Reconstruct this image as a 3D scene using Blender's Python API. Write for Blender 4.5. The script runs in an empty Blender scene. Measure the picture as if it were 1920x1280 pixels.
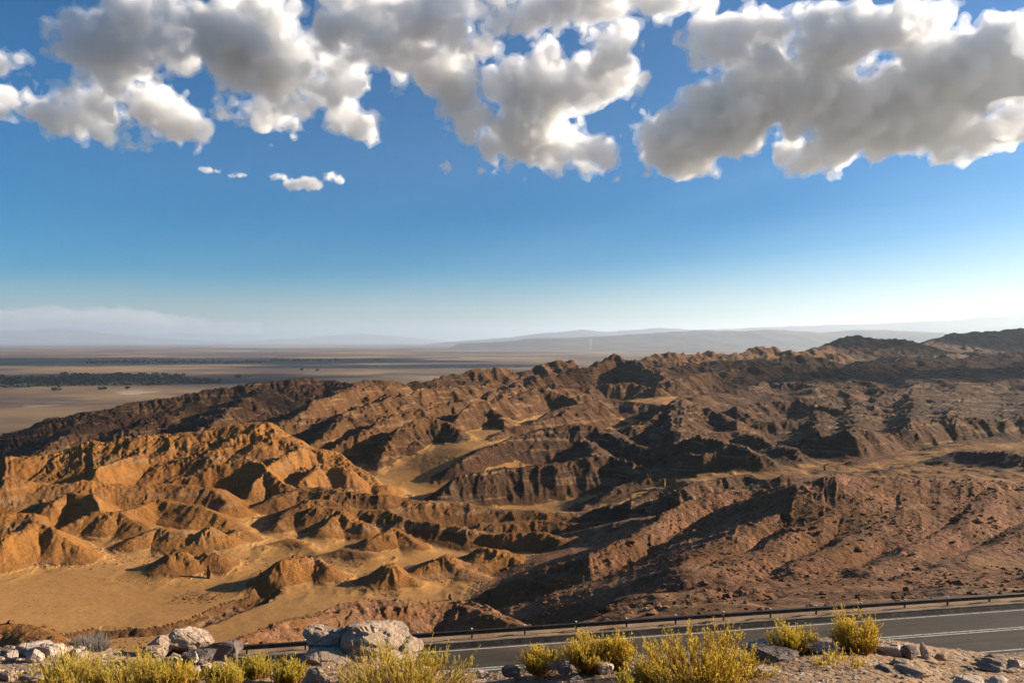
import bpy, bmesh, math, random
import numpy as np
from mathutils import Vector
SC = bpy.context.scene
COL = SC.collection
# ------------------------------------------------------------------ camera
F = 1450.0                      # focal length in photograph pixels (1920 wide), horizon at row 638
cam = bpy.data.cameras.new('camera')
camo = bpy.data.objects.new('camera', cam)
COL.objects.link(camo)
cam.sensor_width = 36.0
cam.lens = 36.0 * F / 1920.0
cam.clip_start = 0.1
cam.clip_end = 400000.0
camo.location = (0, 0, 0)
camo.rotation_euler = (math.radians(90), 0, 0)
SC.camera = camo
# ------------------------------------------------------------------ sky and sun
EL = math.radians(19.5)
AZ = math.radians(78.0)         # clockwise from +Y
world = bpy.data.worlds.new('World')
SC.world = world
world.use_nodes = True
wn = world.node_tree
bg = wn.nodes['Background']
sky = wn.nodes.new('ShaderNodeTexSky')
sky.sky_type = 'NISHITA'
sky.sun_disc = False
sky.sun_elevation = EL
sky.sun_rotation = AZ
sky.altitude = 2400
sky.air_density = 1.0
sky.dust_density = 6.0
sky.ozone_density = 2.2
hs = wn.nodes.new('ShaderNodeHueSaturation')
hs.inputs['Saturation'].default_value = 2.15
hs.inputs['Value'].default_value = 0.98
wn.links.new(sky.outputs[0], hs.inputs['Color'])
wn.links.new(hs.outputs[0], bg.inputs[0])
bg.inputs[1].default_value = 0.050
sl = bpy.data.lights.new('sun', 'SUN')
sl.energy = 5.0
sl.angle = math.radians(0.5)
sl.color = (1.0, 0.87, 0.70)
sun = bpy.data.objects.new('sun', sl)
COL.objects.link(sun)
SUND = Vector((math.sin(AZ) * math.cos(EL), math.cos(AZ) * math.cos(EL), math.sin(EL)))
sun.rotation_euler = SUND.to_track_quat('Z', 'Y').to_euler()
vs = SC.view_settings
vs.view_transform = 'Standard'
vs.look = 'None'
vs.gamma = 1.0
vs.use_curve_mapping = False
vs.exposure = 1.3
cy = SC.cycles
cy.use_denoising = True
cy.max_bounces = 10
cy.diffuse_bounces = 2
cy.volume_bounces = 8
cy.transparent_max_bounces = 64
cy.volume_step_rate = 2.0
cy.volume_max_steps = 256
cy.use_adaptive_sampling = True
cy.adaptive_threshold = 0.02

# ------------------------------------------------------------------ helpers
def tag(o, label=None, cat=None, group=None, kind=None):
    if label: o['label'] = label
    if cat: o['category'] = cat
    if group: o['group'] = group
    if kind: o['kind'] = kind
    return o

def link(name, me, mat=None, parent=None):
    o = bpy.data.objects.new(name, me)
    COL.objects.link(o)
    if mat is not None: me.materials.append(mat)
    if parent is not None: o.parent = parent
    return o

def mesh_np(name, V, Fq, smooth=True):
    """mesh from numpy arrays: V (n,3), Fq (m,3) or (m,4)"""
    me = bpy.data.meshes.new(name)
    V = np.ascontiguousarray(V, np.float32); Fq = np.ascontiguousarray(Fq, np.int32)
    k = Fq.shape[1]
    me.vertices.add(len(V)); me.vertices.foreach_set('co', V.ravel())
    me.loops.add(Fq.size); me.loops.foreach_set('vertex_index', Fq.ravel())
    me.polygons.add(len(Fq)); me.polygons.foreach_set('loop_start', np.arange(0, Fq.size, k, dtype=np.int32))
    me.polygons.foreach_set('use_smooth', np.full(len(Fq), smooth, dtype=bool))
    me.update(calc_edges=True)
    return me

def grid_faces(nr, nc):
    i = np.arange(nr - 1)[:, None] * nc + np.arange(nc - 1)[None, :]
    return np.stack([i, i + 1, i + nc + 1, i + nc], -1).reshape(-1, 4)

def attr(me, name, arr):
    a = me.attributes.new(name, 'FLOAT', 'POINT')
    a.data.foreach_set('value', np.ascontiguousarray(arr, np.float32).ravel())

def empty(name, loc):
    o = bpy.data.objects.new(name, None)
    COL.objects.link(o)
    o.location = loc
    o.empty_display_size = 0.1
    return o

_rt = np.random.default_rng(7)
_TAB = _rt.random((256, 256)).astype(np.float32)
_TAB2 = _rt.random((256, 256)).astype(np.float32)

def vnoise(x, y):
    """smooth value noise in -1..1"""
    x = np.asarray(x, np.float32); y = np.asarray(y, np.float32)
    xi = np.floor(x); yi = np.floor(y)
    fx = x - xi; fy = y - yi
    ix = xi.astype(np.int32) & 255; iy = yi.astype(np.int32) & 255
    jx = (ix + 1) & 255; jy = (iy + 1) & 255
    u = fx * fx * fx * (fx * (fx * 6 - 15) + 10); v = fy * fy * fy * (fy * (fy * 6 - 15) + 10)
    a = _TAB[iy, ix]; b = _TAB[iy, jx]; c = _TAB[jy, ix]; d = _TAB[jy, jx]
    return ((a + (b - a) * u) * (1 - v) + (c + (d - c) * u) * v) * 2 - 1

def fbm(x, y, o=4, g=0.5, ox=0.0):
    s = 0; a = 1.0; t = 0
    for i in range(o):
        s = s + a * vnoise(x * 2.0 ** i + 17.3 * i + ox, y * 2.0 ** i - 9.1 * i + ox * 1.7)
        t += a; a *= g
    return s / t

def ridged(x, y, o=4, g=0.5, ox=0.0):
    s = 0; a = 1.0; t = 0
    for i in range(o):
        s = s + a * (1 - np.abs(vnoise(x * 2.0 ** i + 31.7 * i + ox, y * 2.0 ** i + 11.9 * i - ox)) * 2)
        t += a; a *= g
    return s / t

def sstep(a, b, x):
    t = np.clip((x - a) / (b - a), 0, 1)
    return t * t * (3 - 2 * t)

def smax(a, b, k):
    h = np.clip(0.5 + 0.5 * (a - b) / k, 0, 1)
    return b + (a - b) * h + k * h * (1 - h)

def gully(x, y, dx, dy, f):
    """stripe noise whose grooves run along the downhill direction; (dx,dy) = vector across the slope"""
    X = x * f; Y = y * f
    xi = np.floor(X); yi = np.floor(Y)
    va = np.zeros_like(X); vx = np.zeros_like(X); wt = np.zeros_like(X)
    ixb = xi.astype(np.int32); iyb = yi.astype(np.int32)
    for i in (-1, 0, 1):
        for j in (-1, 0, 1):
            a = (iyb + j) & 255; b = (ixb + i) & 255
            px = X - xi - i - _TAB[a, b]; py = Y - yi - j - _TAB2[a, b]
            w = np.exp(-(px * px + py * py) * 2.2)
            m = (px * dx + py * dy) * 6.2831853
            va += np.cos(m) * w; vx -= np.sin(m) * w; wt += w
    return va / wt, vx / wt

def P(px, py, Y):
    return ((px - 960.0) / F * Y, Y, (638.0 - py) / F * Y)

# ------------------------------------------------------------------ node helpers
class Nd:
    def __init__(s, tree): s.t = tree
    def new(s, typ, **kw):
        n = s.t.nodes.new(typ)
        for k, v in kw.items():
            if hasattr(n, k): setattr(n, k, v)
        return n
    def put(s, sock, v):
        if isinstance(v, (int, float)):
            sock.default_value = v
        elif isinstance(v, (tuple, list)):
            sock.default_value = tuple(v) if len(v) != 3 or sock.type == 'VECTOR' else (*v, 1)
        else:
            s.t.links.new(v, sock)
    def math(s, op, a, b=0.0, c=None):
        n = s.new('ShaderNodeMath', operation=op)
        s.put(n.inputs[0], a); s.put(n.inputs[1], b)
        if c is not None: s.put(n.inputs[2], c)
        return n.outputs[0]
    def noise(s, vec, scale, detail=4.0, rough=0.55, dist=0.0):
        n = s.new('ShaderNodeTexNoise')
        s.put(n.inputs['Vector'], vec); n.inputs['Scale'].default_value = scale
        n.inputs['Detail'].default_value = detail; n.inputs['Roughness'].default_value = rough
        n.inputs['Distortion'].default_value = dist
        return n.outputs[0]
    def voro(s, vec, scale, feature='F1', rnd=1.0):
        n = s.new('ShaderNodeTexVoronoi', feature=feature)
        s.put(n.inputs['Vector'], vec); n.inputs['Scale'].default_value = scale
        n.inputs['Randomness'].default_value = rnd
        return n
    def ramp(s, v, lo, hi, a=0.0, b=1.0):
        n = s.new('ShaderNodeMapRange', interpolation_type='SMOOTHSTEP')
        s.put(n.inputs[0], v)
        for i, q in enumerate((lo, hi, a, b)): n.inputs[i + 1].default_value = q
        return n.outputs[0]
    def mix(s, f, a, b):
        n = s.new('ShaderNodeMix', data_type='RGBA')
        s.put(n.inputs[0], f); s.put(n.inputs[6], a); s.put(n.inputs[7], b)
        return n.outputs[2]
    def scale(s, vec, sc):
        n = s.new('ShaderNodeMapping'); s.put(n.inputs['Vector'], vec); n.inputs['Scale'].default_value = sc
        return n.outputs[0]
    def attr(s, name):
        n = s.new('ShaderNodeAttribute'); n.attribute_name = name
        return n.outputs['Fac']
    def bump(s, h, dist, strength=1.0, normal=None):
        n = s.new('ShaderNodeBump'); s.put(n.inputs['Height'], h)
        n.inputs['Distance'].default_value = dist; n.inputs['Strength'].default_value = strength
        if normal is not None: s.put(n.inputs['Normal'], normal)
        return n.outputs[0]

def material(name, rough=0.95, spec=0.15):
    m = bpy.data.materials.new(name)
    m.use_nodes = True
    nd = Nd(m.node_tree)
    bs = m.node_tree.nodes['Principled BSDF']
    bs.inputs['Roughness'].default_value = rough
    bs.inputs['Specular IOR Level'].default_value = spec
    return m, nd, bs

def geo_pos(nd):
    return nd.new('ShaderNodeNewGeometry').outputs['Position']

# ------------------------------------------------------------------ materials of the land
def mat_badlands():
    m, nd, bs = material('badland_rock')
    pos = geo_pos(nd)
    sand = nd.attr('sand'); warm = nd.attr('warm'); cob = nd.attr('cobble')
    big = nd.noise(pos, 1 / 45.0, 5, 0.6)
    mid = nd.noise(pos, 1 / 6.0, 5, 0.65)
    fine = nd.noise(pos, 1 / 0.9, 5, 0.7)
    # rock: dark umber to rust, warmer on the near left hills
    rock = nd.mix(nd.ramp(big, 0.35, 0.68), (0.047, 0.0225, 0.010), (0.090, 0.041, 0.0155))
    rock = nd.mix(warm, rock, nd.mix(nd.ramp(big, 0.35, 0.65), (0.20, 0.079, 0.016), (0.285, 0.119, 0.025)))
    rock = nd.mix(nd.ramp(mid, 0.52, 0.75, 0, 0.5), rock, (0.20, 0.085, 0.038))
    rock = nd.mix(nd.ramp(mid, 0.48, 0.25, 0, 0.55), rock, (0.085, 0.048, 0.027))
    # bedding: thin tilted strata
    strat = nd.noise(nd.scale(pos, (0.02, 0.05, 0.55)), 1.0, 4, 0.6)
    rock = nd.mix(nd.ramp(strat, 0.55, 0.64, 0, 0.55), rock, (0.27, 0.155, 0.072))
    grey = nd.noise(pos, 1 / 28.0, 4, .55)
    rock = nd.mix(nd.ramp(grey, .58, .70, 0, .38), rock, (0.13, 0.085, 0.048))
    # cobbles scattered over the near hill
    vo = nd.voro(pos, 1.25)
    patch = nd.ramp(nd.noise(pos, 1 / 13.0, 4, .6), .40, .60, .15, 1.0)
    cob = nd.math('MULTIPLY', cob, patch)
    cobc = nd.mix(nd.ramp(vo.outputs['Color'], 0.2, 0.9), (0.165, 0.068, 0.032), (0.30, 0.142, 0.070))
    rock = nd.mix(nd.math('MULTIPLY', cob, 0.8), rock, cobc)
    sandc = nd.mix(nd.ramp(big, 0.3, 0.7), (0.30, 0.145, 0.040), (0.36, 0.182, 0.055))
    sandc = nd.mix(nd.ramp(fine, 0.45, 0.75, 0, 0.35), sandc, (0.19, 0.092, 0.030))
    rill = nd.noise(nd.scale(pos, (.10, .45, .2)), 1.0, 5, .62, .8)
    sandc = nd.mix(nd.ramp(rill, .55, .66, 0, .45), sandc, (0.21, 0.105, 0.036))
    fac = nd.math('ADD', sand, nd.math('MULTIPLY', nd.math('SUBTRACT', mid, 0.5), 0.7))
    col = nd.mix(nd.ramp(fac, 0.35, 0.65), rock, sandc)
    col = nd.mix(nd.ramp(fine, 0.3, 0.7, 0.0, 0.25), col, (0.075, 0.042, 0.022))
    nd.put(bs.inputs['Base Color'], col)
    inv = nd.math('SUBTRACT', 1.0, sand)
    h = nd.math('ADD', nd.math('MULTIPLY', nd.noise(pos, 1 / 2.2, 6, 0.7), nd.math('MULTIPLY', inv, 1.6)),
                nd.math('MULTIPLY', fine, 0.10))
    h = nd.math('ADD', h, nd.math('MULTIPLY', nd.math('MULTIPLY', cob, -0.5), vo.outputs['Distance']))
    nd.put(bs.inputs['Normal'], nd.bump(h, 0.55, 1.0))
    return m

MAT_BAD = mat_badlands()

# ------------------------------------------------------------------ the badlands: one height field, cut into named pieces of land
def road_q(X, Y):               # distance beyond the outer white line of the road
    return (Y - 55.87 - 0.1813 * X) * 0.984

# valley floor control points: photograph column, distance, height below the eye
FLOOR = [(-250, 150, -53), (0, 135, -55), (0, 200, -55.5), (400, 140, -55.5), (400, 200, -57), (800, 150, -55.5), (800, 200, -57.5), (600, 170, -56), (1000, 190, -58),
         (1150, 120, -52), (1250, 112, -47), (1380, 108, -39), (1500, 122, -39), (1700, 118, -37.5), (1920, 112, -35.5), (2150, 112, -35),
         (0, 250, -54), (400, 260, -55), (700, 300, -60), (790, 334, -58), (870, 353, -50), (960, 400, -47), (1100, 480, -46.5), (1230, 610, -45),
         (1210, 240, -57), (1290, 272, -49.5), (1500, 262, -46.5), (1650, 290, -45.8), (1850, 330, -45), (2050, 340, -44.5), (1000, 290, -63), (1100, 350, -60), (1250, 330, -58), (900, 300, -62),
         (1350, 170, -50), (1600, 210, -44), (1900, 215, -42),
         (1400, 450, -55), (1600, 480, -55), (1900, 520, -54), (1300, 800, -58), (1600, 900, -52), (1900, 900, -46), (1500, 1400, -62), (1900, 1600, -42), (1950, 2300, -30),
         (0, 400, -76), (300, 450, -72), (500, 430, -68), (0, 700, -112), (300, 850, -120), (500, 1000, -124), (800, 1000, -122), (1000, 1200, -124), (1200, 1500, -125),
         (1300, 1900, -125), (-250, 600, -112), (0, 1200, -127), (600, 1500, -128), (900, 2600, -128), (0, 2600, -128), (1400, 2600, -125), (1650, 2700, -100), (1900, 2700, -20)]

def floor_rbf():
    A = np.array([((p - 960) / F, math.log(Y)) for p, Y, z in FLOOR]); z = np.array([q[2] for q in FLOOR], float)
    A = A * np.array([1.3, 1.0])
    def phi(r): return r ** 1.5
    D = np.linalg.norm(A[:, None] - A[None], axis=-1)
    n = len(A)
    M = np.zeros((n + 3, n + 3)); M[:n, :n] = phi(D) ; M[:n, n] = 1; M[:n, n + 1:] = A; M[n, :n] = 1; M[n + 1:, :n] = A.T
    w = np.linalg.solve(M, np.concatenate([z, [0, 0, 0]]))
    def f(s, ly):
        s = s * 1.3
        out = w[n] + w[n + 1] * s + w[n + 2] * ly
        for k in range(n):
            out = out + w[k] * ((s - A[k, 0]) ** 2 + (ly - A[k, 1]) ** 2) ** 0.75
        return out
    return f

# crest lines: (owner, far-side slope, near-side slope, rounding, [(column, row, distance) ...]) running left to right
CRESTS = [
 # sunlit hills on the left
 ('lit', .75, .50, 2.5, [(-180, 880, 285), (0, 862, 290), (110, 845, 300), (240, 820, 310), (360, 805, 318), (465, 795, 325), (500, 798, 322), (560, 834, 312), (640, 860, 302), (712, 905, 288)]),
 ('lit', .70, .62, 1.0, [(300, 868, 292), (340, 858, 296), (395, 842, 300), (440, 815, 312)]),
 ('lit', .75, .75, .8, [(335, 893, 276), (400, 872, 284), (470, 862, 288), (520, 890, 276), (552, 925, 262)]),
 ('lit', .8, .75, .8, [(470, 905, 268), (530, 862, 290), (565, 846, 300)]),
 ('lit', .8, .8, .8, [(190, 885, 272), (240, 851, 292), (262, 846, 300)]),
 ('lit', .8, .8, .8, [(570, 905, 270), (600, 868, 288), (650, 880, 285)]),
 ('lit', .6, .55, 1.5, [(-180, 915, 235), (0, 901, 240), (70, 903, 243), (150, 898, 247), (230, 906, 250), (310, 903, 254), (390, 912, 252), (432, 938, 245)]),
 ('lit', .8, .85, .6, [(80, 945, 226), (120, 922, 235), (172, 928, 233), (190, 955, 225)]),
 ('lit', .7, .8, .6, [(-60, 968, 214), (0, 965, 216), (50, 960, 219), (90, 985, 212)]),
 ('lit', .6, .6, 1.0, [(120, 985, 216), (170, 958, 224), (230, 955, 226), (280, 985, 218)]),
 ('lit', .6, .6, 1.0, [(210, 965, 222), (300, 930, 240), (380, 948, 232), (430, 975, 226)]),
 ('lit', .6, .6, 1.0, [(260, 1005, 208), (300, 985, 214), (340, 990, 212)]),
 ('mound', .75, .70, .8, [(-120, 1035, 186), (0, 1010, 190), (40, 992, 196), (75, 974, 202), (110, 992, 199), (150, 1022, 196), (205, 1060, 194)]),
 # outcrops on the edge of the sand
 ('outcrop', .62, .60, 1.2, [(345, 1025, 205), (388, 990, 212), (420, 1005, 212), (452, 990, 220), (486, 1005, 222)]),
 ('outcrop', .62, .60, 1.2, [(318, 1039, 190), (334, 1035, 191), (360, 1047, 190)]),
 ('outcrop', .62, .60, 1.2, [(360, 1055, 190), (395, 1033, 194), (415, 1050, 194)]),
 ('outcrop', .62, .60, 1.2, [(490, 1025, 212), (535, 1008, 216), (560, 1013, 214), (590, 1035, 208)]),
 ('outcrop', .62, .60, 1.2, [(528, 1055, 180), (545, 1050, 182), (590, 1049, 184), (618, 1065, 181), (640, 1087, 178)]),
 ('outcrop', .62, .60, 1.2, [(600, 1040, 203), (655, 1025, 206), (700, 1035, 203)]),
 ('outcrop', .62, .60, 1.2, [(690, 1080, 178), (738, 1057, 180), (775, 1080, 178)]),
 ('outcrop', .62, .60, 1.2, [(780, 1073, 182), (830, 1037, 190), (870, 1065, 186), (920, 1090, 181)]),
 ('outcrop', .62, .60, 1.2, [(880, 1057, 190), (930, 1047, 192), (955, 1041, 194), (1000, 1067, 188)]),
 ('outcrop', .62, .60, 1.2, [(905, 1025, 203), (945, 1033, 202), (990, 1051, 198), (1050, 1050, 200)]),
 ('outcrop', .62, .60, 1.2, [(700, 1005, 215), (735, 990, 222), (780, 1015, 216)]),
 ('outcrop', .62, .60, 1.2, [(600, 990, 226), (640, 960, 236), (680, 980, 230)]),
 # low lobed hills in the middle
 ('lobe', .5, .5, 1.5, [(480, 950, 250), (560, 915, 264), (640, 915, 262), (700, 928, 260), (790, 935, 264), (860, 938, 266), (920, 952, 262), (1000, 955, 260), (1080, 958, 258), (1150, 962, 254), (1212, 985, 246)]),
 ('lobe', .5, .65, 1.2, [(600, 950, 238), (680, 955, 238), (745, 962, 236), (800, 975, 232), (870, 985, 228), (920, 1000, 224)]),
 ('lobe', .5, .75, 1.0, [(900, 1000, 224), (960, 998, 222), (1000, 995, 221), (1045, 1006, 217), (1090, 1000, 218), (1135, 1015, 213), (1190, 1005, 214)]),
 ('lobe', .5, .5, 1.2, [(520, 975, 232), (580, 935, 246), (640, 945, 245)]),
 ('lobe', .6, .6, 1.0, [(900, 975, 240), (1000, 972, 242), (1100, 980, 236), (1190, 990, 232)]),
 # near hill on the right and its long spur
 ('near', .9, .25, 2.0, [(1500, 905, 168), (1550, 893, 170), (1620, 896, 172), (1700, 899, 172), (1800, 903, 172), (1920, 905, 172), (2150, 900, 175)]),
 ('near', .8, .62, 1.0, [(885, 1117, 158), (930, 1098, 155), (1000, 1075, 152), (1100, 1045, 152), (1160, 1018, 158), (1215, 998, 166), (1250, 965, 182), (1290, 938, 189), (1370, 915, 197), (1440, 912, 196), (1500, 908, 190)]),
 ('near', .46, .50, 2.0, [(1285, 1060, 128), (1330, 1030, 138), (1400, 990, 148), (1470, 950, 160), (1540, 898, 170)]),
 ('near', .46, .50, 2.0, [(1300, 1072, 124), (1360, 1050, 130), (1430, 1030, 136), (1480, 1000, 143), (1560, 965, 152), (1600, 925, 166)]),
 ('near', .52, .50, 2.0, [(1480, 1062, 128), (1560, 1030, 135), (1660, 985, 146), (1690, 950, 155), (1700, 905, 170)]),
 ('near', .52, .50, 2.0, [(1640, 1065, 126), (1700, 1035, 131), (1790, 990, 144), (1830, 950, 156), (1850, 908, 170)]),
 ('near', .52, .50, 2.0, [(1800, 1060, 125), (1880, 1020, 134), (1960, 970, 150), (2000, 910, 170)]),
 # verge mounds beyond the road
 ('verge', .8, .45, 1.0, [(430, 1205, 76), (500, 1180, 82), (560, 1158, 90), (640, 1138, 97), (700, 1133, 100), (760, 1131, 101), (850, 1124, 104), (900, 1135, 101), (945, 1150, 96), (995, 1172, 90)]),
 ('ochre', .9, .42, 1.5, [(-60, 1172, 80), (0, 1166, 80), (50, 1168, 79), (85, 1185, 76), (115, 1205, 74)]),
 ('verge', .8, .35, .8, [(1180, 1148, 92), (1260, 1132, 93), (1330, 1120, 94), (1400, 1108, 98), (1480, 1098, 104)]),
 # dark hill right of the gorge
 ('dark', .7, .85, 1.5, [(835, 925, 290), (860, 895, 300), (900, 880, 306), (960, 872, 312), (1030, 868, 315), (1090, 862, 318), (1150, 855, 322), (1200, 870, 312), (1250, 882, 300), (1282, 895, 288)]),
 ('dark', .6, .6, 1.2, [(850, 870, 330), (920, 835, 352), (1000, 808, 372), (1060, 795, 384), (1120, 797, 384), (1190, 830, 360), (1230, 850, 345)]),
 ('dark', .6, .5, 1.5, [(1000, 790, 420), (1060, 760, 460), (1140, 745, 500), (1200, 752, 490), (1270, 760, 480), (1330, 770, 460)]),
 ('dark', .5, .5, 1.5, [(1180, 800, 400), (1240, 775, 425), (1320, 760, 450), (1380, 790, 410), (1420, 830, 370)]),
 ('dark', .5, .55, 1.2, [(1230, 840, 360), (1300, 815, 380), (1390, 805, 390), (1450, 830, 360), (1500, 860, 330)]),
 ('dark', .5, .55, 1.2, [(1290, 870, 320), (1330, 850, 335), (1420, 842, 342), (1480, 862, 322)]),
 ('dark', .5, .6, 1.5, [(1380, 760, 470), (1440, 748, 500), (1500, 750, 500), (1580, 765, 470), (1680, 778, 450), (1790, 790, 430), (1890, 800, 420)]),
 ('dark', .6, .6, 1.2, [(1420, 790, 420), (1500, 785, 425), (1560, 800, 405), (1640, 815, 385)]),
 ('dark', .5, .5, 1.0, [(1600, 862, 285), (1700, 850, 300), (1760, 856, 296), (1850, 862, 285), (1960, 850, 300)]),
 ('dark', .5, .5, 1.0, [(1640, 878, 262), (1740, 870, 270), (1830, 876, 262), (1960, 868, 270)]),
 ('dark', .6, .6, 1.0, [(1280, 915, 236), (1340, 895, 250), (1400, 888, 256), (1450, 900, 246)]),
 ('dark', .5, .5, 1.0, [(1180, 940, 240), (1230, 918, 252), (1290, 925, 246)]),
 ('dark', .5, .5, 1.0, [(1750, 835, 330), (1830, 820, 345), (1900, 812, 355), (2000, 815, 350)]),
 # strata ridges between the gorge and the peak
 ('strata', .6, .7, 1.5, [(480, 822, 395), (512, 800, 405), (560, 774, 430), (600, 755, 455), (650, 735, 500), (700, 722, 540), (740, 718, 570)]),
 ('strata', .6, .75, 1.5, [(560, 790, 445), (610, 748, 500), (640, 728, 530), (690, 712, 570), (740, 715, 580)]),
 ('strata', .7, .75, 1.5, [(590, 838, 375), (620, 800, 400), (650, 775, 425), (690, 755, 455), (740, 742, 485), (800, 728, 525), (870, 722, 560), (930, 712, 620)]),
 ('strata', .7, .8, 1.0, [(620, 850, 362), (680, 805, 385), (720, 785, 405), (790, 768, 430), (840, 755, 455), (900, 745, 490), (960, 728, 550)]),
 ('strata', .8, .62, 1.0, [(712, 880, 345), (722, 835, 362), (755, 800, 380), (800, 782, 395), (825, 782, 398), (850, 795, 390), (878, 815, 380)]),
 ('strata', .8, .75, 1.0, [(845, 800, 398), (880, 765, 430), (905, 752, 450), (940, 775, 430), (960, 800, 408)]),
 ('strata', .8, .75, 1.0, [(900, 775, 440), (950, 738, 490), (1000, 725, 540), (1050, 735, 530), (1090, 752, 505)]),
 ('strata', .8, .75, 1.0, [(880, 855, 360), (930, 815, 380), (960, 800, 395), (1010, 790, 405), (1060, 770, 430), (1120, 755, 460)]),
 ('strata', .8, .8, 1.5, [(940, 735, 580), (1000, 712, 650), (1060, 700, 700), (1110, 685, 760), (1153, 662, 800), (1175, 668, 790), (1210, 690, 740), (1260, 712, 690)]),
 ('strata', .7, .7, 1.5, [(1010, 735, 590), (1060, 722, 620), (1120, 715, 650), (1180, 718, 650), (1240, 728, 630)]),
 ('strata', .7, .6, 1.5, [(740, 722, 690), (790, 712, 740), (850, 702, 790), (900, 693, 830), (935, 688, 850), (985, 693, 850), (1030, 678, 880), (1060, 675, 890), (1095, 684, 880)]),
 ('strata', .7, .6, 2.0, [(1180, 680, 900), (1212, 670, 960), (1245, 663, 1000), (1290, 662, 1040), (1325, 655, 1080), (1375, 664, 1080), (1430, 648, 1150), (1475, 655, 1150), (1515, 656, 1180), (1550, 648, 1250)]),
 ('strata', .6, .5, 2.0, [(1220, 690, 820), (1300, 678, 880), (1380, 672, 920), (1460, 668, 960), (1540, 668, 980)]),
 ('strata', .6, .5, 2.0, [(1240, 715, 690), (1320, 698, 740), (1400, 690, 780), (1480, 682, 830)]),
 # far dark ridges on the right
 ('back', .6, .45, 2.0, [(1520, 655, 1300), (1560, 643, 1420), (1585, 630, 1480), (1605, 624, 1500), (1630, 633, 1500), (1665, 632, 1500), (1700, 633, 1500), (1735, 645, 1480)]),
 ('back', .5, .4, 3.0, [(1700, 655, 1900), (1745, 636, 2100), (1790, 622, 2300), (1850, 619, 2350), (1920, 612, 2400), (2150, 606, 2400)]),
 ('back', .5, .4, 2.0, [(1480, 700, 760), (1560, 690, 800), (1640, 678, 880), (1720, 672, 930), (1800, 668, 980), (1900, 660, 1050), (2050, 655, 1080)]),
 ('back', .5, .45, 2.0, [(1380, 725, 600), (1440, 715, 640), (1520, 718, 630), (1600, 712, 660), (1660, 722, 630)]),
 ('back', .5, .45, 2.0, [(1560, 735, 560), (1620, 722, 600), (1680, 735, 570)]),
 ('back', .5, .35, 2.0, [(1640, 745, 540), (1740, 715, 640), (1830, 720, 640), (1960, 730, 620)]),
 ('back', .5, .4, 2.0, [(1740, 710, 700), (1830, 690, 800), (1960, 680, 860)]),
 ('back', .5, .35, 2.0, [(1600, 760, 500), (1700, 765, 490), (1800, 755, 510), (1960, 765, 500)]),
 ('back', .5, .45, 2.0, [(1500, 742, 520), (1560, 728, 560), (1600, 740, 545)]),
 # shaded ridge between the lit hills and the plain
 ('shade', .5, .5, 2.5, [(-250, 870, 540), (-100, 845, 560), (10, 815, 590), (60, 798, 610), (130, 775, 640), (230, 757, 670), (300, 747, 690), (400, 730, 720), (480, 716, 740), (560, 711, 760), (620, 712, 770), (680, 722, 750)]),
 ('shade', .5, .6, 1.5, [(250, 800, 520), (300, 775, 560), (350, 762, 610), (380, 750, 660)]),
 ('shade', .5, .6, 1.5, [(400, 790, 500), (430, 765, 550), (470, 742, 620), (500, 725, 690)]),
 ('shade', .5, .6, 1.5, [(100, 830, 480), (150, 800, 530), (190, 785, 580)]),
]

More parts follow.
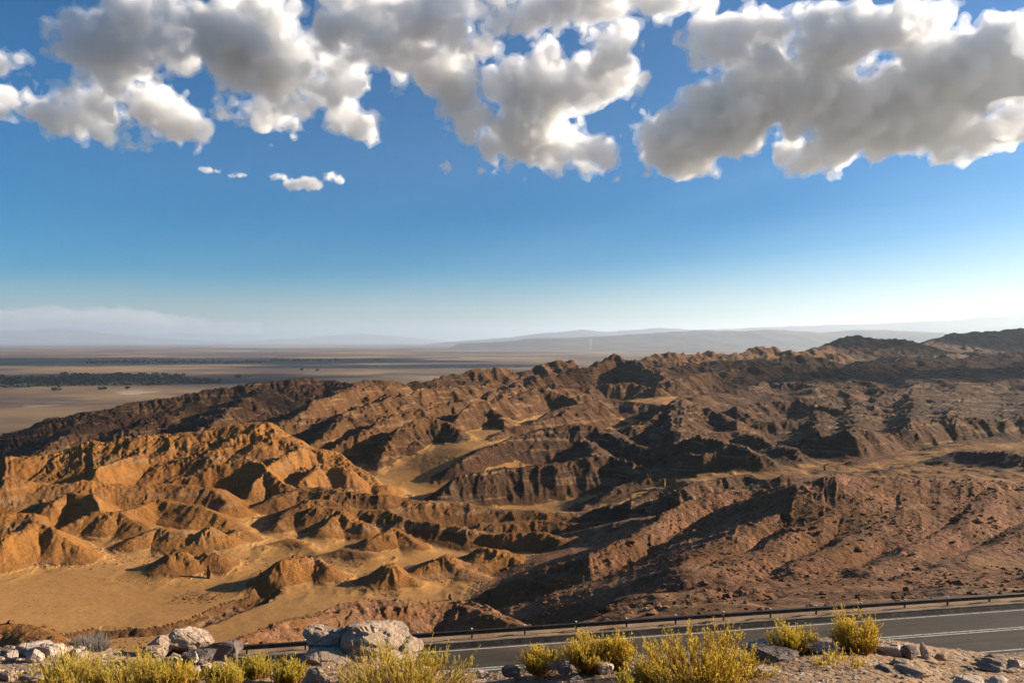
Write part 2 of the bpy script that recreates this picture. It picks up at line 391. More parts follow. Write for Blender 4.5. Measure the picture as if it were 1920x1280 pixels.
S_COLS = np.concatenate([np.linspace(-1.5, -.74, 40), np.linspace(-.725, .745, 980), np.linspace(.76, 1.7, 46)])
def build_heights(NR, NC):
    s = S_COLS
    Y1 = np.exp(np.linspace(math.log(52.0), math.log(2700.0), NR))
    S, YY = np.meshgrid(s, Y1)
    X = (S * YY)
    # --- coarse pass
    k = 2
    ri = np.unique(np.append(np.arange(0, NR, k), NR - 1)); ci = np.unique(np.append(np.arange(0, NC, k), NC - 1))
    Xc = X[np.ix_(ri, ci)].astype(np.float32); Yc = YY[np.ix_(ri, ci)].astype(np.float32)
    fl = floor_rbf()(np.clip(Xc / Yc, -.95, .95), np.log(Yc)).astype(np.float32)
    q = road_q(Xc, Yc)
    esl = 0.30 + 0.22 * sstep(0.25, -0.15, Xc / Yc)
    emb = -22.05 - esl * np.maximum(q - 3.4, 0)
    emb = np.where(q < 1.6, -22.6, emb)
    floor = smax(fl, emb, 1.5)
    floor = np.where(q < 3.4, emb, floor)
    wob = 0.010 * Yc
    wx = Xc + wob * fbm(Xc / (0.07 * 200), Yc / (0.07 * 200), 3, .5, 3.0)
    wy = Yc + wob * fbm(Xc / (0.07 * 200), Yc / (0.07 * 200), 3, .5, 53.0)
    T = np.full_like(Xc, -400.0); OW = np.zeros(Xc.shape, np.int8)
    names = ['floor']
    for (own, sf, sn, rr, pts) in CRESTS:
        if own not in names: names.append(own)
        oid = names.index(own)
        W = [P(*p) for p in pts]
        for (a, b) in zip(W[:-1], W[1:]):
            zt = max(a[2], b[2]); R = max(20.0, (zt + 130) / min(sf, sn) * 1.0)
            R = min(R, 0.45 * max(a[1], b[1]))
            bx0, bx1 = min(a[0], b[0]) - R, max(a[0], b[0]) + R; by0, by1 = min(a[1], b[1]) - R, max(a[1], b[1]) + R
            r0 = np.searchsorted(Yc[:, 0], by0); r1 = np.searchsorted(Yc[:, 0], by1)
            if r1 <= r0: continue
            sl_ = (slice(r0, r1), slice(None))
            msk = (wx[sl_] > bx0) & (wx[sl_] < bx1)
            x = wx[sl_][msk]; y = wy[sl_][msk]
            if x.size == 0: continue
            ux, uy = b[0] - a[0], b[1] - a[1]; L2 = ux * ux + uy * uy; L = math.sqrt(L2)
            t = np.clip(((x - a[0]) * ux + (y - a[1]) * uy) / L2, 0, 1)
            ddx = x - a[0] - t * ux; ddy = y - a[1] - t * uy
            d = np.sqrt(ddx * ddx + ddy * ddy)
            side = (ux * ddy - uy * ddx) / (L * np.maximum(d, 1e-3))      # +1 = left of travel = far side
            slp = sn + (sf - sn) * (0.5 + 0.5 * side)
            d = np.sqrt(d * d + rr * rr) - rr
            z = a[2] + t * (b[2] - a[2]) - slp * d * (1 - 0.25 * np.clip(d / 60.0, 0, 1))
            cur = T[sl_]; co = OW[sl_]
            c1 = cur[msk]; o1 = co[msk]
            g = z > c1
            c1[g] = z[g]; o1[g] = oid
            cur[msk] = c1; co[msk] = o1
    # rolling broken ground on the right, between and behind the named crests
    xc = np.interp(Yc[:, 0], [300, 353, 400, 480, 610, 700, 1000, 1600], [-10, -18, 4, 52, 122, 175, 330, 620])[:, None]
    wash = [P(1150, 958, 246), P(1230, 925, 258), P(1290, 893, 270), P(1400, 886, 268), P(1500, 880, 270), P(1600, 862, 287), P(1700, 848, 303), P(1850, 828, 333), P(2050, 822, 345)]
    dw = np.full_like(Xc, 1e6)
    for a, b in zip(wash[:-1], wash[1:]):
        ux, uy = b[0] - a[0], b[1] - a[1]
        t = np.clip(((wx - a[0]) * ux + (wy - a[1]) * uy) / (ux * ux + uy * uy), 0, 1)
        dw = np.minimum(dw, np.hypot(wx - a[0] - t * ux, wy - a[1] - t * uy))
    roll = sstep(10, 50, Xc - xc - 0.02 * Yc) * sstep(225, 245, Yc) * sstep(7, 26, dw) * sstep(2600, 2000, Yc)
    beyond = sstep(0, 20, wy - np.interp(wx.ravel(), [p[0] for p in wash], [p[1] for p in wash]).reshape(wx.shape))
    roll = roll * (.42 + .58 * beyond)
    zz = np.clip(Yc / 420.0, 0.8, 2.2)
    R_ = ridged(wx / (85 * zz) + wy / (300 * zz), wy / (60 * zz) - wx / (200 * zz), 3, .45, 40.0)
    rz = floor - 3 + roll * (13.0 + 4.0 * zz) * np.clip(R_ * .75 + .5, 0, 1.2)
    g = (rz > T) & (roll > .02)
    T = np.where(g, rz, T)
    OW = np.where(g, np.where(Yc < 560, names.index('dark'), names.index('back')), OW).astype(np.int8)
    hgt = T - floor
    base = smax(T, floor, 2.6)
    OW[hgt < 0.2] = 0
    # --- upsample
    def up(A):
        fr = np.interp(np.arange(NR), ri, np.arange(len(ri))); fc = np.interp(np.arange(NC), ci, np.arange(len(ci)))
        r0 = np.minimum(fr.astype(int), len(ri) - 2); c0 = np.minimum(fc.astype(int), len(ci) - 2)
        a = (fr - r0)[:, None].astype(np.float32); b = (fc - c0)[None, :].astype(np.float32)
        A0 = A[r0][:, c0] * (1 - b) + A[r0][:, c0 + 1] * b; A1 = A[r0 + 1][:, c0] * (1 - b) + A[r0 + 1][:, c0 + 1] * b
        return A0 * (1 - a) + A1 * a
    gst = np.ones(len(names), np.float32)
    for k_, v_ in (('near', .5), ('verge', .4), ('ochre', .12), ('lobe', .8), ('outcrop', 1.0), ('lit', .85), ('strata', 1.1), ('mound', .55)): gst[names.index(k_)] = v_
    GS = gst[OW]
    for _ in range(3):
        GS[1:-1] = (GS[:-2] + GS[1:-1] * 2 + GS[2:]) / 4; GS[:, 1:-1] = (GS[:, :-2] + GS[:, 1:-1] * 2 + GS[:, 2:]) / 4
    H = up(base); hg = up(hgt); Fl = up(floor); GS = up(GS)
    own = OW[np.minimum(np.arange(NR) // k, OW.shape[0] - 1)][:, np.minimum(np.arange(NC) // k, OW.shape[1] - 1)]
    X = X.astype(np.float32); Yf = YY.astype(np.float32)
    q = road_q(X, Yf)
    rock = sstep(0.1, 3.0, hg) * sstep(3.0, 9.0, q)
    # medium relief that breaks up the straight tents
    zs = np.clip(Yf / 260.0, 0.45, 2.6)
    amp = np.clip(hg, 0, 14) * np.where(np.isin(own, [names.index(k_) for k_ in ('strata', 'dark', 'back', 'shade')]), .06, .16).astype(np.float32) * np.minimum(GS, 1)
    H = H + rock * amp * (ridged(X / (26 * zs), Yf / (26 * zs), 4, .5, 5.0) - 0.1)
    lay = np.isin(own, [names.index(k_) for k_ in ('strata', 'dark', 'back')])
    H = H + rock * np.where(lay, .02, .05).astype(np.float32) * np.clip(hg, 0, 14) * fbm(X / 9.0, Yf / 9.0, 4, .55, 9.0)
    # tilted beds: asymmetric ribs along the strike, away from the camera and to the right
    bed = np.zeros(len(names), np.float32)
    for k_, v_ in (('lit', .8), ('strata', 1.0), ('dark', .75), ('back', .8), ('shade', .7), ('lobe', .55), ('outcrop', .45)): bed[names.index(k_)] = v_
    B = bed[own]
    for _ in range(6):
        B[1:-1] = (B[:-2] + B[1:-1] * 2 + B[2:]) / 4; B[:, 1:-1] = (B[:, :-2] + B[:, 1:-1] * 2 + B[:, 2:]) / 4
    wv1 = fbm(X / 70, Yf / 70, 3, .5, 61.0); wv2 = fbm(X / 22, Yf / 22, 3, .5, 66.0)
    z2 = 2.0 ** np.round(np.log2(np.clip(Yf / 300.0, .75, 3.2)))
    zb = np.clip(Yf / 300.0, .8, 3.2)
    for wl, am, ox in ((24., .24, 0.), (9.5, .15, 3.)):
        acc = 0
        for zq in (1.0, 2.0, 4.0):
            wgt = np.clip(1 - np.abs(np.log2(zb) - math.log2(zq)), 0, 1)
            if wgt.max() <= 0: continue
            c = (0.86 * X - 0.51 * Yf) / (wl * zq) + 1.1 * wv1 + .35 * wv2 + ox
            fr = c - np.floor(c)
            saw = np.where(fr < .62, fr / .62, (1 - fr) / .38)
            env = .45 + .55 * vnoise((0.51 * X + 0.86 * Yf) / (wl * 3.2 * zq) + ox, np.floor(c) * 7.3)
            acc = acc + wgt * (saw - .5) * np.clip(env, 0, 1) * zq
        H = H + B * rock * am * np.minimum(np.clip(hg, 0, 14), wl * .55) * acc * 1.1
    H = H + rock * np.where(own == names.index('outcrop'), .09, 0).astype(np.float32) * np.clip(hg, 0, 8) * ridged(X / 6.5, Yf / 6.5, 4, .55, 33.0)
    # gullies that run downhill
    def grad(Hh):
        ly = np.log(Y1).astype(np.float32)
        gs = np.gradient(Hh, s.astype(np.float32), axis=1)
        gl = np.gradient(Hh, ly[1] - ly[0], axis=0)
        gx = gs / Yf
        gy = gl / Yf - gx * (X / Yf)
        return gx, gy
    step = (Y1[1] - Y1[0]) / Y1[0]
    gx, gy = grad(H)
    # smooth the guiding gradient a little
    bx_, by_ = gx, gy
    for wl, am in ((60., .045), (30., .05), (14., .05), (7., .055), (3.4, .05), (1.7, .03)):
        px = 1.0
        vis = sstep(1.3, 3.0, wl / (Yf * step)) * (1 - sstep(60, 160, Yf / wl * 1.0) * 0.0)
        lo = sstep(40, 6, wl / np.maximum(hg * 2.2 + 2, 0.1) * 10) * (1 if wl < 10 else np.where(own == names.index('lit'), .6, np.where(own == names.index('near'), .7, 1.0)).astype(np.float32))
        g = np.sqrt(gx * gx + gy * gy) + 1e-6
        cx = -gy / g; cyy = gx / g
        kk = np.minimum(g * 1.6, 1.0)
        va, vx = gully(X, Yf, cx * kk * 1.15, cyy * kk * 1.15, 1.0 / wl)
        if wl > 20: A0 = np.where(lay, .55, 1.0).astype(np.float32)
        else: A0 = np.where(lay, 1.45, 1.0).astype(np.float32)
        A = A0 * am * wl * GS * rock * vis * lo * sstep(0.08, 0.45, g)
        H = H + A * (0.65 * va + 0.7 * (0.45 - np.abs(vx)))
        gx, gy = grad(H)
        gx = 0.55 * gx + 0.45 * bx_; gy = 0.55 * gy + 0.45 * by_
    # sand and flats
    fl_n = fbm(X / 30.0, Yf / 30.0, 4, .5, 21.0)
    H = H + (1 - rock) * sstep(3, 10, q) * (0.5 * fl_n + 0.06 * fbm(X / 2.5, Yf / 2.5, 3, .6, 2.0))
    H = H + sstep(2.5, 5, q) * rock * 0.10 * fbm(X / 1.1, Yf / 1.1, 3, .6, 12.0)
    H = H + (1 - rock) * sstep(-7, 0, hg) * sstep(10, 20, q) * 0.35 * np.maximum(ridged(X / 7, Yf / 7, 3, .5, 91.0), 0)
    br = sstep(0.04, 0.12, X / Yf)
    H = H + br * sstep(5, 14, q) * (1 - rock) * (1.1 * fbm(X / 9, Yf / 9, 4, .55, 71.0) )
    # wash cut into the sand flat: a stony channel with broken banks
    ch = [P(500, 1098, 172), P(440, 1122, 164), P(400, 1142, 158), P(340, 1166, 151), P(270, 1172, 149), P(190, 1178, 148), P(120, 1192, 144), P(40, 1200, 142)]
    dm = np.full_like(H, 1e6)
    r1 = np.searchsorted(Y1, 200.0)
    x = X[:r1] + 1.6 * fbm(X[:r1] / 6, Yf[:r1] / 6, 3, .6, 3.3); y = Yf[:r1] + 2.2 * fbm(X[:r1] / 6, Yf[:r1] / 6, 3, .6, 8.8)
    for a, b in zip(ch[:-1], ch[1:]):
        ux, uy = b[0] - a[0], b[1] - a[1]
        t = np.clip(((x - a[0]) * ux + (y - a[1]) * uy) / (ux * ux + uy * uy), 0, 1)
        dm[:r1] = np.minimum(dm[:r1], np.hypot(x - a[0] - t * ux, y - a[1] - t * uy))
    cut = sstep(4.4, 0.9, dm)
    H = H - 1.35 * cut + 0.5 * cut * fbm(X / 1.6, Yf / 1.6, 3, .6, 4.0)
    rock = np.maximum(rock, cut)
    hg = np.maximum(hg, cut * 2.5)
    gx, gy = grad(H)
    g = np.sqrt(gx * gx + gy * gy)
    return X, Yf, H, hg, own, names, g, gx, gy, rock

NR, NC = 980, len(S_COLS)
TX, TY, TH, THG, TOWN, TNAMES, TG, TGX, TGY, TROCK = build_heights(NR, NC)

def make_land():
    V = np.stack([TX, TY, TH], -1).reshape(-1, 3)
    n = np.stack([-TGX, -TGY, np.ones_like(TGX)], -1).reshape(-1, 3)
    n /= np.linalg.norm(n, axis=1)[:, None]
    Fq = grid_faces(NR, NC)
    own_f = TOWN.reshape(-1)[Fq[:, 0]]
    q = road_q(TX, TY).reshape(-1)
    keep = (q[Fq].min(1) > 2.7)
    far = V[Fq, 2].max(1) < -122.5                       # beneath the plain
    keep &= ~(far & (V[Fq[:, 0], 1] > 700))
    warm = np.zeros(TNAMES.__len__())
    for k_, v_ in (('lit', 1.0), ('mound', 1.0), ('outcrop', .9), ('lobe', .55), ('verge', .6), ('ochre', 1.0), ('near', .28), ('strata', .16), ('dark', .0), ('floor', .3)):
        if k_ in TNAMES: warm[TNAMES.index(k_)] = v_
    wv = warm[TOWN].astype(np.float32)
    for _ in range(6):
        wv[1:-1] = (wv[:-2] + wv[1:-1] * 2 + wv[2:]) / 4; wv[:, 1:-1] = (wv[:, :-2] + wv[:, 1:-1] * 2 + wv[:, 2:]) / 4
    sand = (1 - sstep(0.2, 1.8, THG)) * (1 - sstep(0.28, 0.5, TG))
    sr = TX / TY
    sand *= np.where(sr > 0.08, 0.0, 1.0) * sstep(6.0, 25.0, road_q(TX, TY) + 20) + np.where(sr > 0.08, sstep(75., 120., road_q(TX, TY)) * (1 - .5 * sstep(.18, .35, sr)), 0.0)
    nearm = np.zeros_like(wv); nearm[np.isin(TOWN, [TNAMES.index('near'), TNAMES.index('verge')])] = 1.0
    nearm[(TOWN == 0) & (TY < 130) & (sand < .5)] = 0.7
    for _ in range(4):
        nearm[1:-1] = (nearm[:-2] + nearm[1:-1] * 2 + nearm[2:]) / 4; nearm[:, 1:-1] = (nearm[:, :-2] + nearm[:, 1:-1] * 2 + nearm[:, 2:]) / 4
    att = dict(sand=sand.ravel(), warm=wv.ravel(), cobble=nearm.ravel())
    info = {'floor': 'valley_floor', 'lit': 'hills_left', 'mound': 'hill', 'outcrop': 'outcrops', 'lobe': 'hills_middle', 'near': 'hill_right', 'verge': 'roadside_mound', 'ochre': 'ochre_mound',
            'dark': 'hills_right', 'strata': 'strata_ridges', 'back': 'ridge_right', 'shade': 'ridge_left'}
    for i, nm in enumerate(TNAMES):
        f = Fq[(own_f == i) & keep]
        if len(f) == 0: continue
        u, inv = np.unique(f, return_inverse=True)
        me = mesh_np(info[nm], V[u], inv.reshape(-1, 4))
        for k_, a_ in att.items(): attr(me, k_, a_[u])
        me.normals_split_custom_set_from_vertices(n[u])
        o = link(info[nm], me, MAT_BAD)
        tag(o, kind='structure')
make_land()

def strew(name, pick, rng, size, warm, label):
    bm = bmesh.new(); bmesh.ops.create_icosphere(bm, subdivisions=1, radius=1.0)
    V0 = np.array([v.co[:] for v in bm.verts]); F0 = np.array([[v.index for v in f.verts] for f in bm.faces]); bm.free()
    P0 = np.stack([TX.ravel()[pick], TY.ravel()[pick], TH.ravel()[pick]], -1)
    n = len(pick)
    s = rng.uniform(size[0], size[1], n) * (1 + 1.6 * rng.random(n) ** 6)
    V = V0[None] * (1 + .28 * rng.normal(size=(n, len(V0), 1))) * s[:, None, None] * np.stack([rng.uniform(.8, 1.5, n), rng.uniform(.8, 1.5, n), rng.uniform(.5, .9, n)], -1)[:, None]
    V = V + P0[:, None] + np.array([0, 0, .05])
    Fc = (F0[None] + np.arange(n)[:, None, None] * len(V0)).reshape(-1, 3)
    me = mesh_np(name, V.reshape(-1, 3), Fc, False)
    nv = n * len(V0)
    for k_, a_ in (('sand', 0.), ('warm', warm), ('cobble', .8)): attr(me, k_, np.full(nv, a_))
    tag(link(name, me, MAT_BAD), label, name, kind='stuff')

def sand_pebbles():
    rng = np.random.default_rng(45)
    m = (TOWN == 0) & (TY > 120) & (TY < 230) & (TX / TY < .02)
    idx = np.flatnonzero(m)
    w = (TY.ravel()[idx] ** 2) * np.clip(.1 + fbm(TX.ravel()[idx] / 14, TY.ravel()[idx] / 14, 3, .5, 24.0), .01, 2) ** 2
    strew('pebbles', rng.choice(idx, 1500, p=w / w.sum()), rng, (.05, .14), .5, 'scattered pebbles on the sand flat below the lit hills')
def hill_cobbles():
    rng = np.random.default_rng(44)
    near = np.isin(TOWN, [TNAMES.index('near'), TNAMES.index('verge'), TNAMES.index('ochre')]) | ((TOWN == 0) & (TY < 150) & (TX / TY > .1))
    near &= (TY < 190) & (road_q(TX, TY) > 4)
    idx = np.flatnonzero(near)
    w = (TY.ravel()[idx] ** 2) * np.clip(.25 + fbm(TX.ravel()[idx] / 9, TY.ravel()[idx] / 9, 3, .5, 14.0), .02, 2)
    strew('cobbles', rng.choice(idx, 3600, p=w / w.sum()), rng, (.10, .26), .35, 'loose brown cobbles strewn over the near hill and verges')
hill_cobbles()
sand_pebbles()

# ------------------------------------------------------------------ plain, mountains, haze
PLAIN_Z = -120.0
def build_plain():
    m, nd, bs = material('plain_soil')
    pos = geo_pos(nd)
    a = nd.noise(pos, 1 / 1500.0, 6, 0.6)
    b = nd.noise(nd.scale(pos, (0.6, 1.0, 1)), 1 / 420.0, 6, 0.62)
    c = nd.noise(nd.scale(pos, (0.25, 1.0, 1)), 1 / 2600.0, 5, 0.6)
    d = nd.noise(pos, 1 / 60.0, 4, 0.65)
    col = nd.mix(nd.ramp(a, 0.40, 0.60), (0.085, 0.052, 0.034), (0.28, 0.175, 0.078))
    col = nd.mix(nd.ramp(b, 0.49, 0.60, 0, 0.85), col, (0.055, 0.042, 0.038))  # darker patches: vegetation and soil, with cloud shadow bands put into the colour
    col = nd.mix(nd.ramp(d, 0.55, 0.75, 0, 0.4), col, (0.07, 0.058, 0.04))
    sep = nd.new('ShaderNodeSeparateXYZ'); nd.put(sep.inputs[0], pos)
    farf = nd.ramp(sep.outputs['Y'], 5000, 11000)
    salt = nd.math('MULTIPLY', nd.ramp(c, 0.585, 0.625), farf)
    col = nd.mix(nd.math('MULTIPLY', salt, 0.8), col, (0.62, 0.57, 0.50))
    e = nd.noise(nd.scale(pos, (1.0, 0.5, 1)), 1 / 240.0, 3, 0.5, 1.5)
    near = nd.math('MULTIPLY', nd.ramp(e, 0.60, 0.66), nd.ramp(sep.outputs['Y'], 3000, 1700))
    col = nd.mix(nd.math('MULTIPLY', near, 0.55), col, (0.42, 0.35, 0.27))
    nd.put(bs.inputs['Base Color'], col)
    ys = np.concatenate([np.linspace(520, 3000, 40), np.geomspace(3200, 60000, 40)])
    xs = np.concatenate([-np.geomspace(45000, 200, 40), np.geomspace(200, 45000, 40)])
    X, Y = np.meshgrid(xs, ys)
    Z = PLAIN_Z + 1.2 * fbm(X / 300, Y / 300, 3)
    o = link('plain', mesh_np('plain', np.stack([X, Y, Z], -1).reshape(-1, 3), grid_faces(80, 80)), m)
    tag(o, kind='structure')
build_plain()

def mat_mountain():
    m, nd, bs = material('mountain_rock')
    pos = geo_pos(nd)
    n = nd.noise(pos, 1 / 500.0, 6, 0.6)
    nd.put(bs.inputs['Base Color'], nd.mix(nd.ramp(n, .35, .65), (0.075, 0.060, 0.055), (0.14, 0.105, 0.085)))
    return m
MAT_MT = mat_mountain()
def mountains(name, prof, Y0, depth, slope, seed, nx=280, ny=40, rough=.25):
    px = np.array([p[0] for p in prof], float); row = np.array([p[1] for p in prof], float)
    xs = np.linspace((px[0] - 960) / F * Y0, (px[-1] - 960) / F * Y0, nx)
    top = np.interp(xs, (px - 960) / F * Y0, (638 - row) / F * Y0)
    ys = np.linspace(Y0 - depth, Y0 + depth, ny)
    X, Y = np.meshgrid(xs, ys)
    hh = np.maximum(top - PLAIN_Z, 0)[None, :]
    t = 1 - np.abs(Y - Y0) / depth
    prof_ = np.clip(t, 0, 1) ** slope
    L = depth * 0.5
    n = ridged(X / L, Y / L, 5, .5, seed)
    Z = PLAIN_Z - 8 + hh * prof_ * (1 + rough * n * (1 - prof_ ** 6) ) + hh * 0.06 * fbm(X / (L * .25), Y / (L * .25), 4, .5, seed + 3)
    o = link(name, mesh_np(name, np.stack([X, Y, Z], -1).reshape(-1, 3), grid_faces(ny, nx)), MAT_MT)
    tag(o, kind='structure')
mountains('mountains', [(860, 641), (930, 638), (985, 632), (1060, 630), (1130, 627), (1200, 623), (1262, 618), (1300, 616), (1350, 617), (1440, 615), (1490, 618), (1540, 619), (1600, 616), (1660, 616),
                        (1740, 620), (1800, 622), (1900, 615), (2100, 612), (2300, 615)], 13000, 2600, 1.1, 3.0)
mountains('mountains', [(820, 640), (900, 634), (960, 629), (1005, 623), (1050, 620), (1090, 616), (1140, 620), (1200, 615), (1240, 611), (1290, 616), (1350, 615), (1420, 611), (1560, 606), (1640, 604),
                        (1700, 601), (1790, 596), (1830, 592), (1870, 590), (1920, 586), (2050, 578), (2400, 570)], 26000, 5000, .8, 23.0, rough=.15)
mountains('mountains', [(-300, 626), (-100, 622), (0, 618), (60, 616), (110, 613), (160, 618), (240, 627), (330, 634), (420, 637), (500, 635), (560, 632), (610, 627), (680, 623), (740, 627), (800, 633), (860, 639)],
          50000, 6000, .8, 33.0, rough=.15)

def build_haze():
    m = bpy.data.materials.new('haze_air'); m.use_nodes = True
    n = m.node_tree; n.nodes.clear()
    out = n.nodes.new('ShaderNodeOutputMaterial'); pv = n.nodes.new('ShaderNodeVolumePrincipled')
    pv.inputs['Color'].default_value = (0.74, 0.87, 1.0, 1)
    pv.inputs['Density'].default_value = 3.8e-5
    pv.inputs['Anisotropy'].default_value = 0.40
    n.links.new(pv.outputs[0], out.inputs['Volume'])
    x0, x1, y0, y1, z0, z1 = -46000., 46000., -3000., 61000., -190., 1030.
    V = [(x, y, z) for x in (x0, x1) for y in (y0, y1) for z in (z0, z1)]
    Fc = [(0, 1, 3, 2), (4, 6, 7, 5), (0, 4, 5, 1), (2, 3, 7, 6), (0, 2, 6, 4), (1, 5, 7, 3)]
    o = link('haze', mesh_np('haze', np.array(V), np.array(Fc), False), m)
    tag(o, 'pale blue haze filling the air over the desert plain', kind='stuff')
build_haze()

# ------------------------------------------------------------------ road
RU = np.array([0.98396, 0.17839]); RN = np.array([-0.17839, 0.98396]); RO = np.array([0.0, 55.87])
RZ = -22.0
def rp(t, q, z): 
    p = RO + RU * t + RN * q
    return (p[0], p[1], z)
def strip(name, prof, mat, t0=-110, t1=190, n=300, smooth=False, jit=0.0):
    """prof: list of (q, z) across the road, swept along it"""
    ts = np.linspace(t0, t1, n); k = len(prof)
    V = np.array([[rp(t, q, z + (jit * vnoise(np.array([t * .9]), np.array([q * 1.7]))[0] if jit else 0)) for q, z in prof] for t in ts]).reshape(-1, 3)
    Fc = grid_faces(n, k)[:, ::-1]
    return link(name, mesh_np(name, V, Fc, smooth), mat)

def build_road():
    m, nd, bs = material('asphalt', 0.75, 0.25)
    tc = nd.new('ShaderNodeTexCoord').outputs['Object']
    mp = nd.new('ShaderNodeMapping'); nd.put(mp.inputs['Vector'], tc); mp.inputs['Rotation'].default_value = (0, 0, -math.radians(10.276))
    along = nd.noise(nd.scale(mp.outputs[0], (0.03, 1.3, 1)), 1.0, 4, 0.6)
    blot = nd.noise(mp.outputs[0], 0.5, 5, 0.6)
    gr = nd.noise(tc, 30, 3, 0.7)
    c = nd.mix(nd.ramp(along, .4, .62), (0.040, 0.029, 0.016), (0.062, 0.044, 0.024))
    c = nd.mix(nd.ramp(blot, .45, .75, 0, .5), c, (0.080, 0.056, 0.031))
    c = nd.mix(nd.ramp(gr, .35, .7, 0, .35), c, (0.035, 0.032, 0.028))
    cr = nd.voro(mp.outputs[0], .30, 'DISTANCE_TO_EDGE')
    wob = nd.noise(mp.outputs[0], 1.1, 3, .6)
    crack = nd.math('MULTIPLY', nd.ramp(cr.outputs['Distance'], .012, .004), nd.ramp(wob, .45, .6))
    c = nd.mix(nd.math('MULTIPLY', crack, .8), c, (0.012, 0.010, 0.008))
    dust = nd.noise(nd.scale(mp.outputs[0], (.08, .9, 1)), .8, 6, .7)
    c = nd.mix(nd.ramp(dust, .54, .72, 0, .5), c, (0.16, 0.10, 0.055))
    nd.put(bs.inputs['Base Color'], c)
    nd.put(bs.inputs['Normal'], nd.bump(gr, 0.01, .6))
    o = strip('road', [(-9.2, RZ - .06), (-8.4, RZ), (-3.5, RZ + .02), (0.30, RZ), (0.36, RZ - .02)], m)
    tag(o, kind='structure')
    pm, pd, pb = material('road_paint', 0.6, 0.3)
    pn = pd.noise(pd.new('ShaderNodeTexCoord').outputs['Object'], 3.0, 6, 0.7)
    pd.put(pb.inputs['Base Color'], pd.mix(pd.ramp(pn, .46, .66, 0, .85), (0.46, 0.43, 0.37), (0.15, 0.125, 0.095)))
    for q0, q1 in ((-0.07, 0.07), (-3.40, -3.26), (-3.74, -3.60), (-7.07, -6.93)):
        def zz(q): return RZ + .005 + .02 * (1 - abs(q + 3.5) / 3.8 if q > -3.5 else 1 - abs(q + 3.5) / 4.9)
        l = strip('line', [(q0, zz(q0)), (q1, zz(q1))], pm); l.parent = o
    # concrete gutter beyond the edge line
    cm, cd, cb = material('gutter_concrete', .9)
    cp = geo_pos(cd)
    cn = cd.noise(cp, 1.2, 5, .65)
    cd.put(cb.inputs['Base Color'], cd.mix(cd.ramp(cn, .35, .7), (0.10, 0.085, 0.066), (0.20, 0.165, 0.125)))
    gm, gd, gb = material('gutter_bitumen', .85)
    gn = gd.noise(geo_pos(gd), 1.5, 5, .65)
    gd.put(gb.inputs['Base Color'], gd.mix(gd.ramp(gn, .4, .7), (0.014, 0.012, 0.010), (0.05, 0.04, 0.03)))  # ditch shade put into the base colour as near-black
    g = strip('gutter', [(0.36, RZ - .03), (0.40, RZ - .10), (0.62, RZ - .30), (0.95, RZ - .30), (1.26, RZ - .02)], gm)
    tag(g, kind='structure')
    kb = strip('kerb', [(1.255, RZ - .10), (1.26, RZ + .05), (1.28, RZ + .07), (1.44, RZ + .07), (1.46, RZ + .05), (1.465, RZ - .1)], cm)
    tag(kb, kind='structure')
    # stony verge the guardrail stands on
    prof = [(1.45, RZ - .03), (1.9, RZ + .0), (2.4, RZ + .02), (3.0, RZ + .01), (3.8, RZ - .08), (4.6, RZ - .5), (5.4, RZ - 1.2)]
    v = strip('verge', prof, MAT_GRD, n=500, smooth=True, jit=.09)
    tag(v, kind='structure')

def mat_ground():
    m, nd, bs = material('stony_soil')
    pos = geo_pos(nd)
    a = nd.noise(pos, 1 / 1.4, 5, .6); b = nd.noise(pos, 9.0, 5, .7); v = nd.voro(pos, 16.0)
    c = nd.mix(nd.ramp(a, .35, .65), (0.22, 0.13, 0.067), (0.30, 0.19, 0.105))
    c = nd.mix(nd.ramp(b, .52, .72, 0, .6), c, (0.14, 0.08, 0.045))
    c = nd.mix(nd.ramp(v.outputs['Color'], .72, .8, 0, .45), c, (0.34, 0.26, 0.19))
    nd.put(bs.inputs['Base Color'], c)
    h = nd.math('ADD', nd.math('MULTIPLY', b, 1.0), nd.math('MULTIPLY', v.outputs['Distance'], -.6))
    nd.put(bs.inputs['Normal'], nd.bump(h, .03, 1.0))
    return m
MAT_GRD = mat_ground()
build_road()

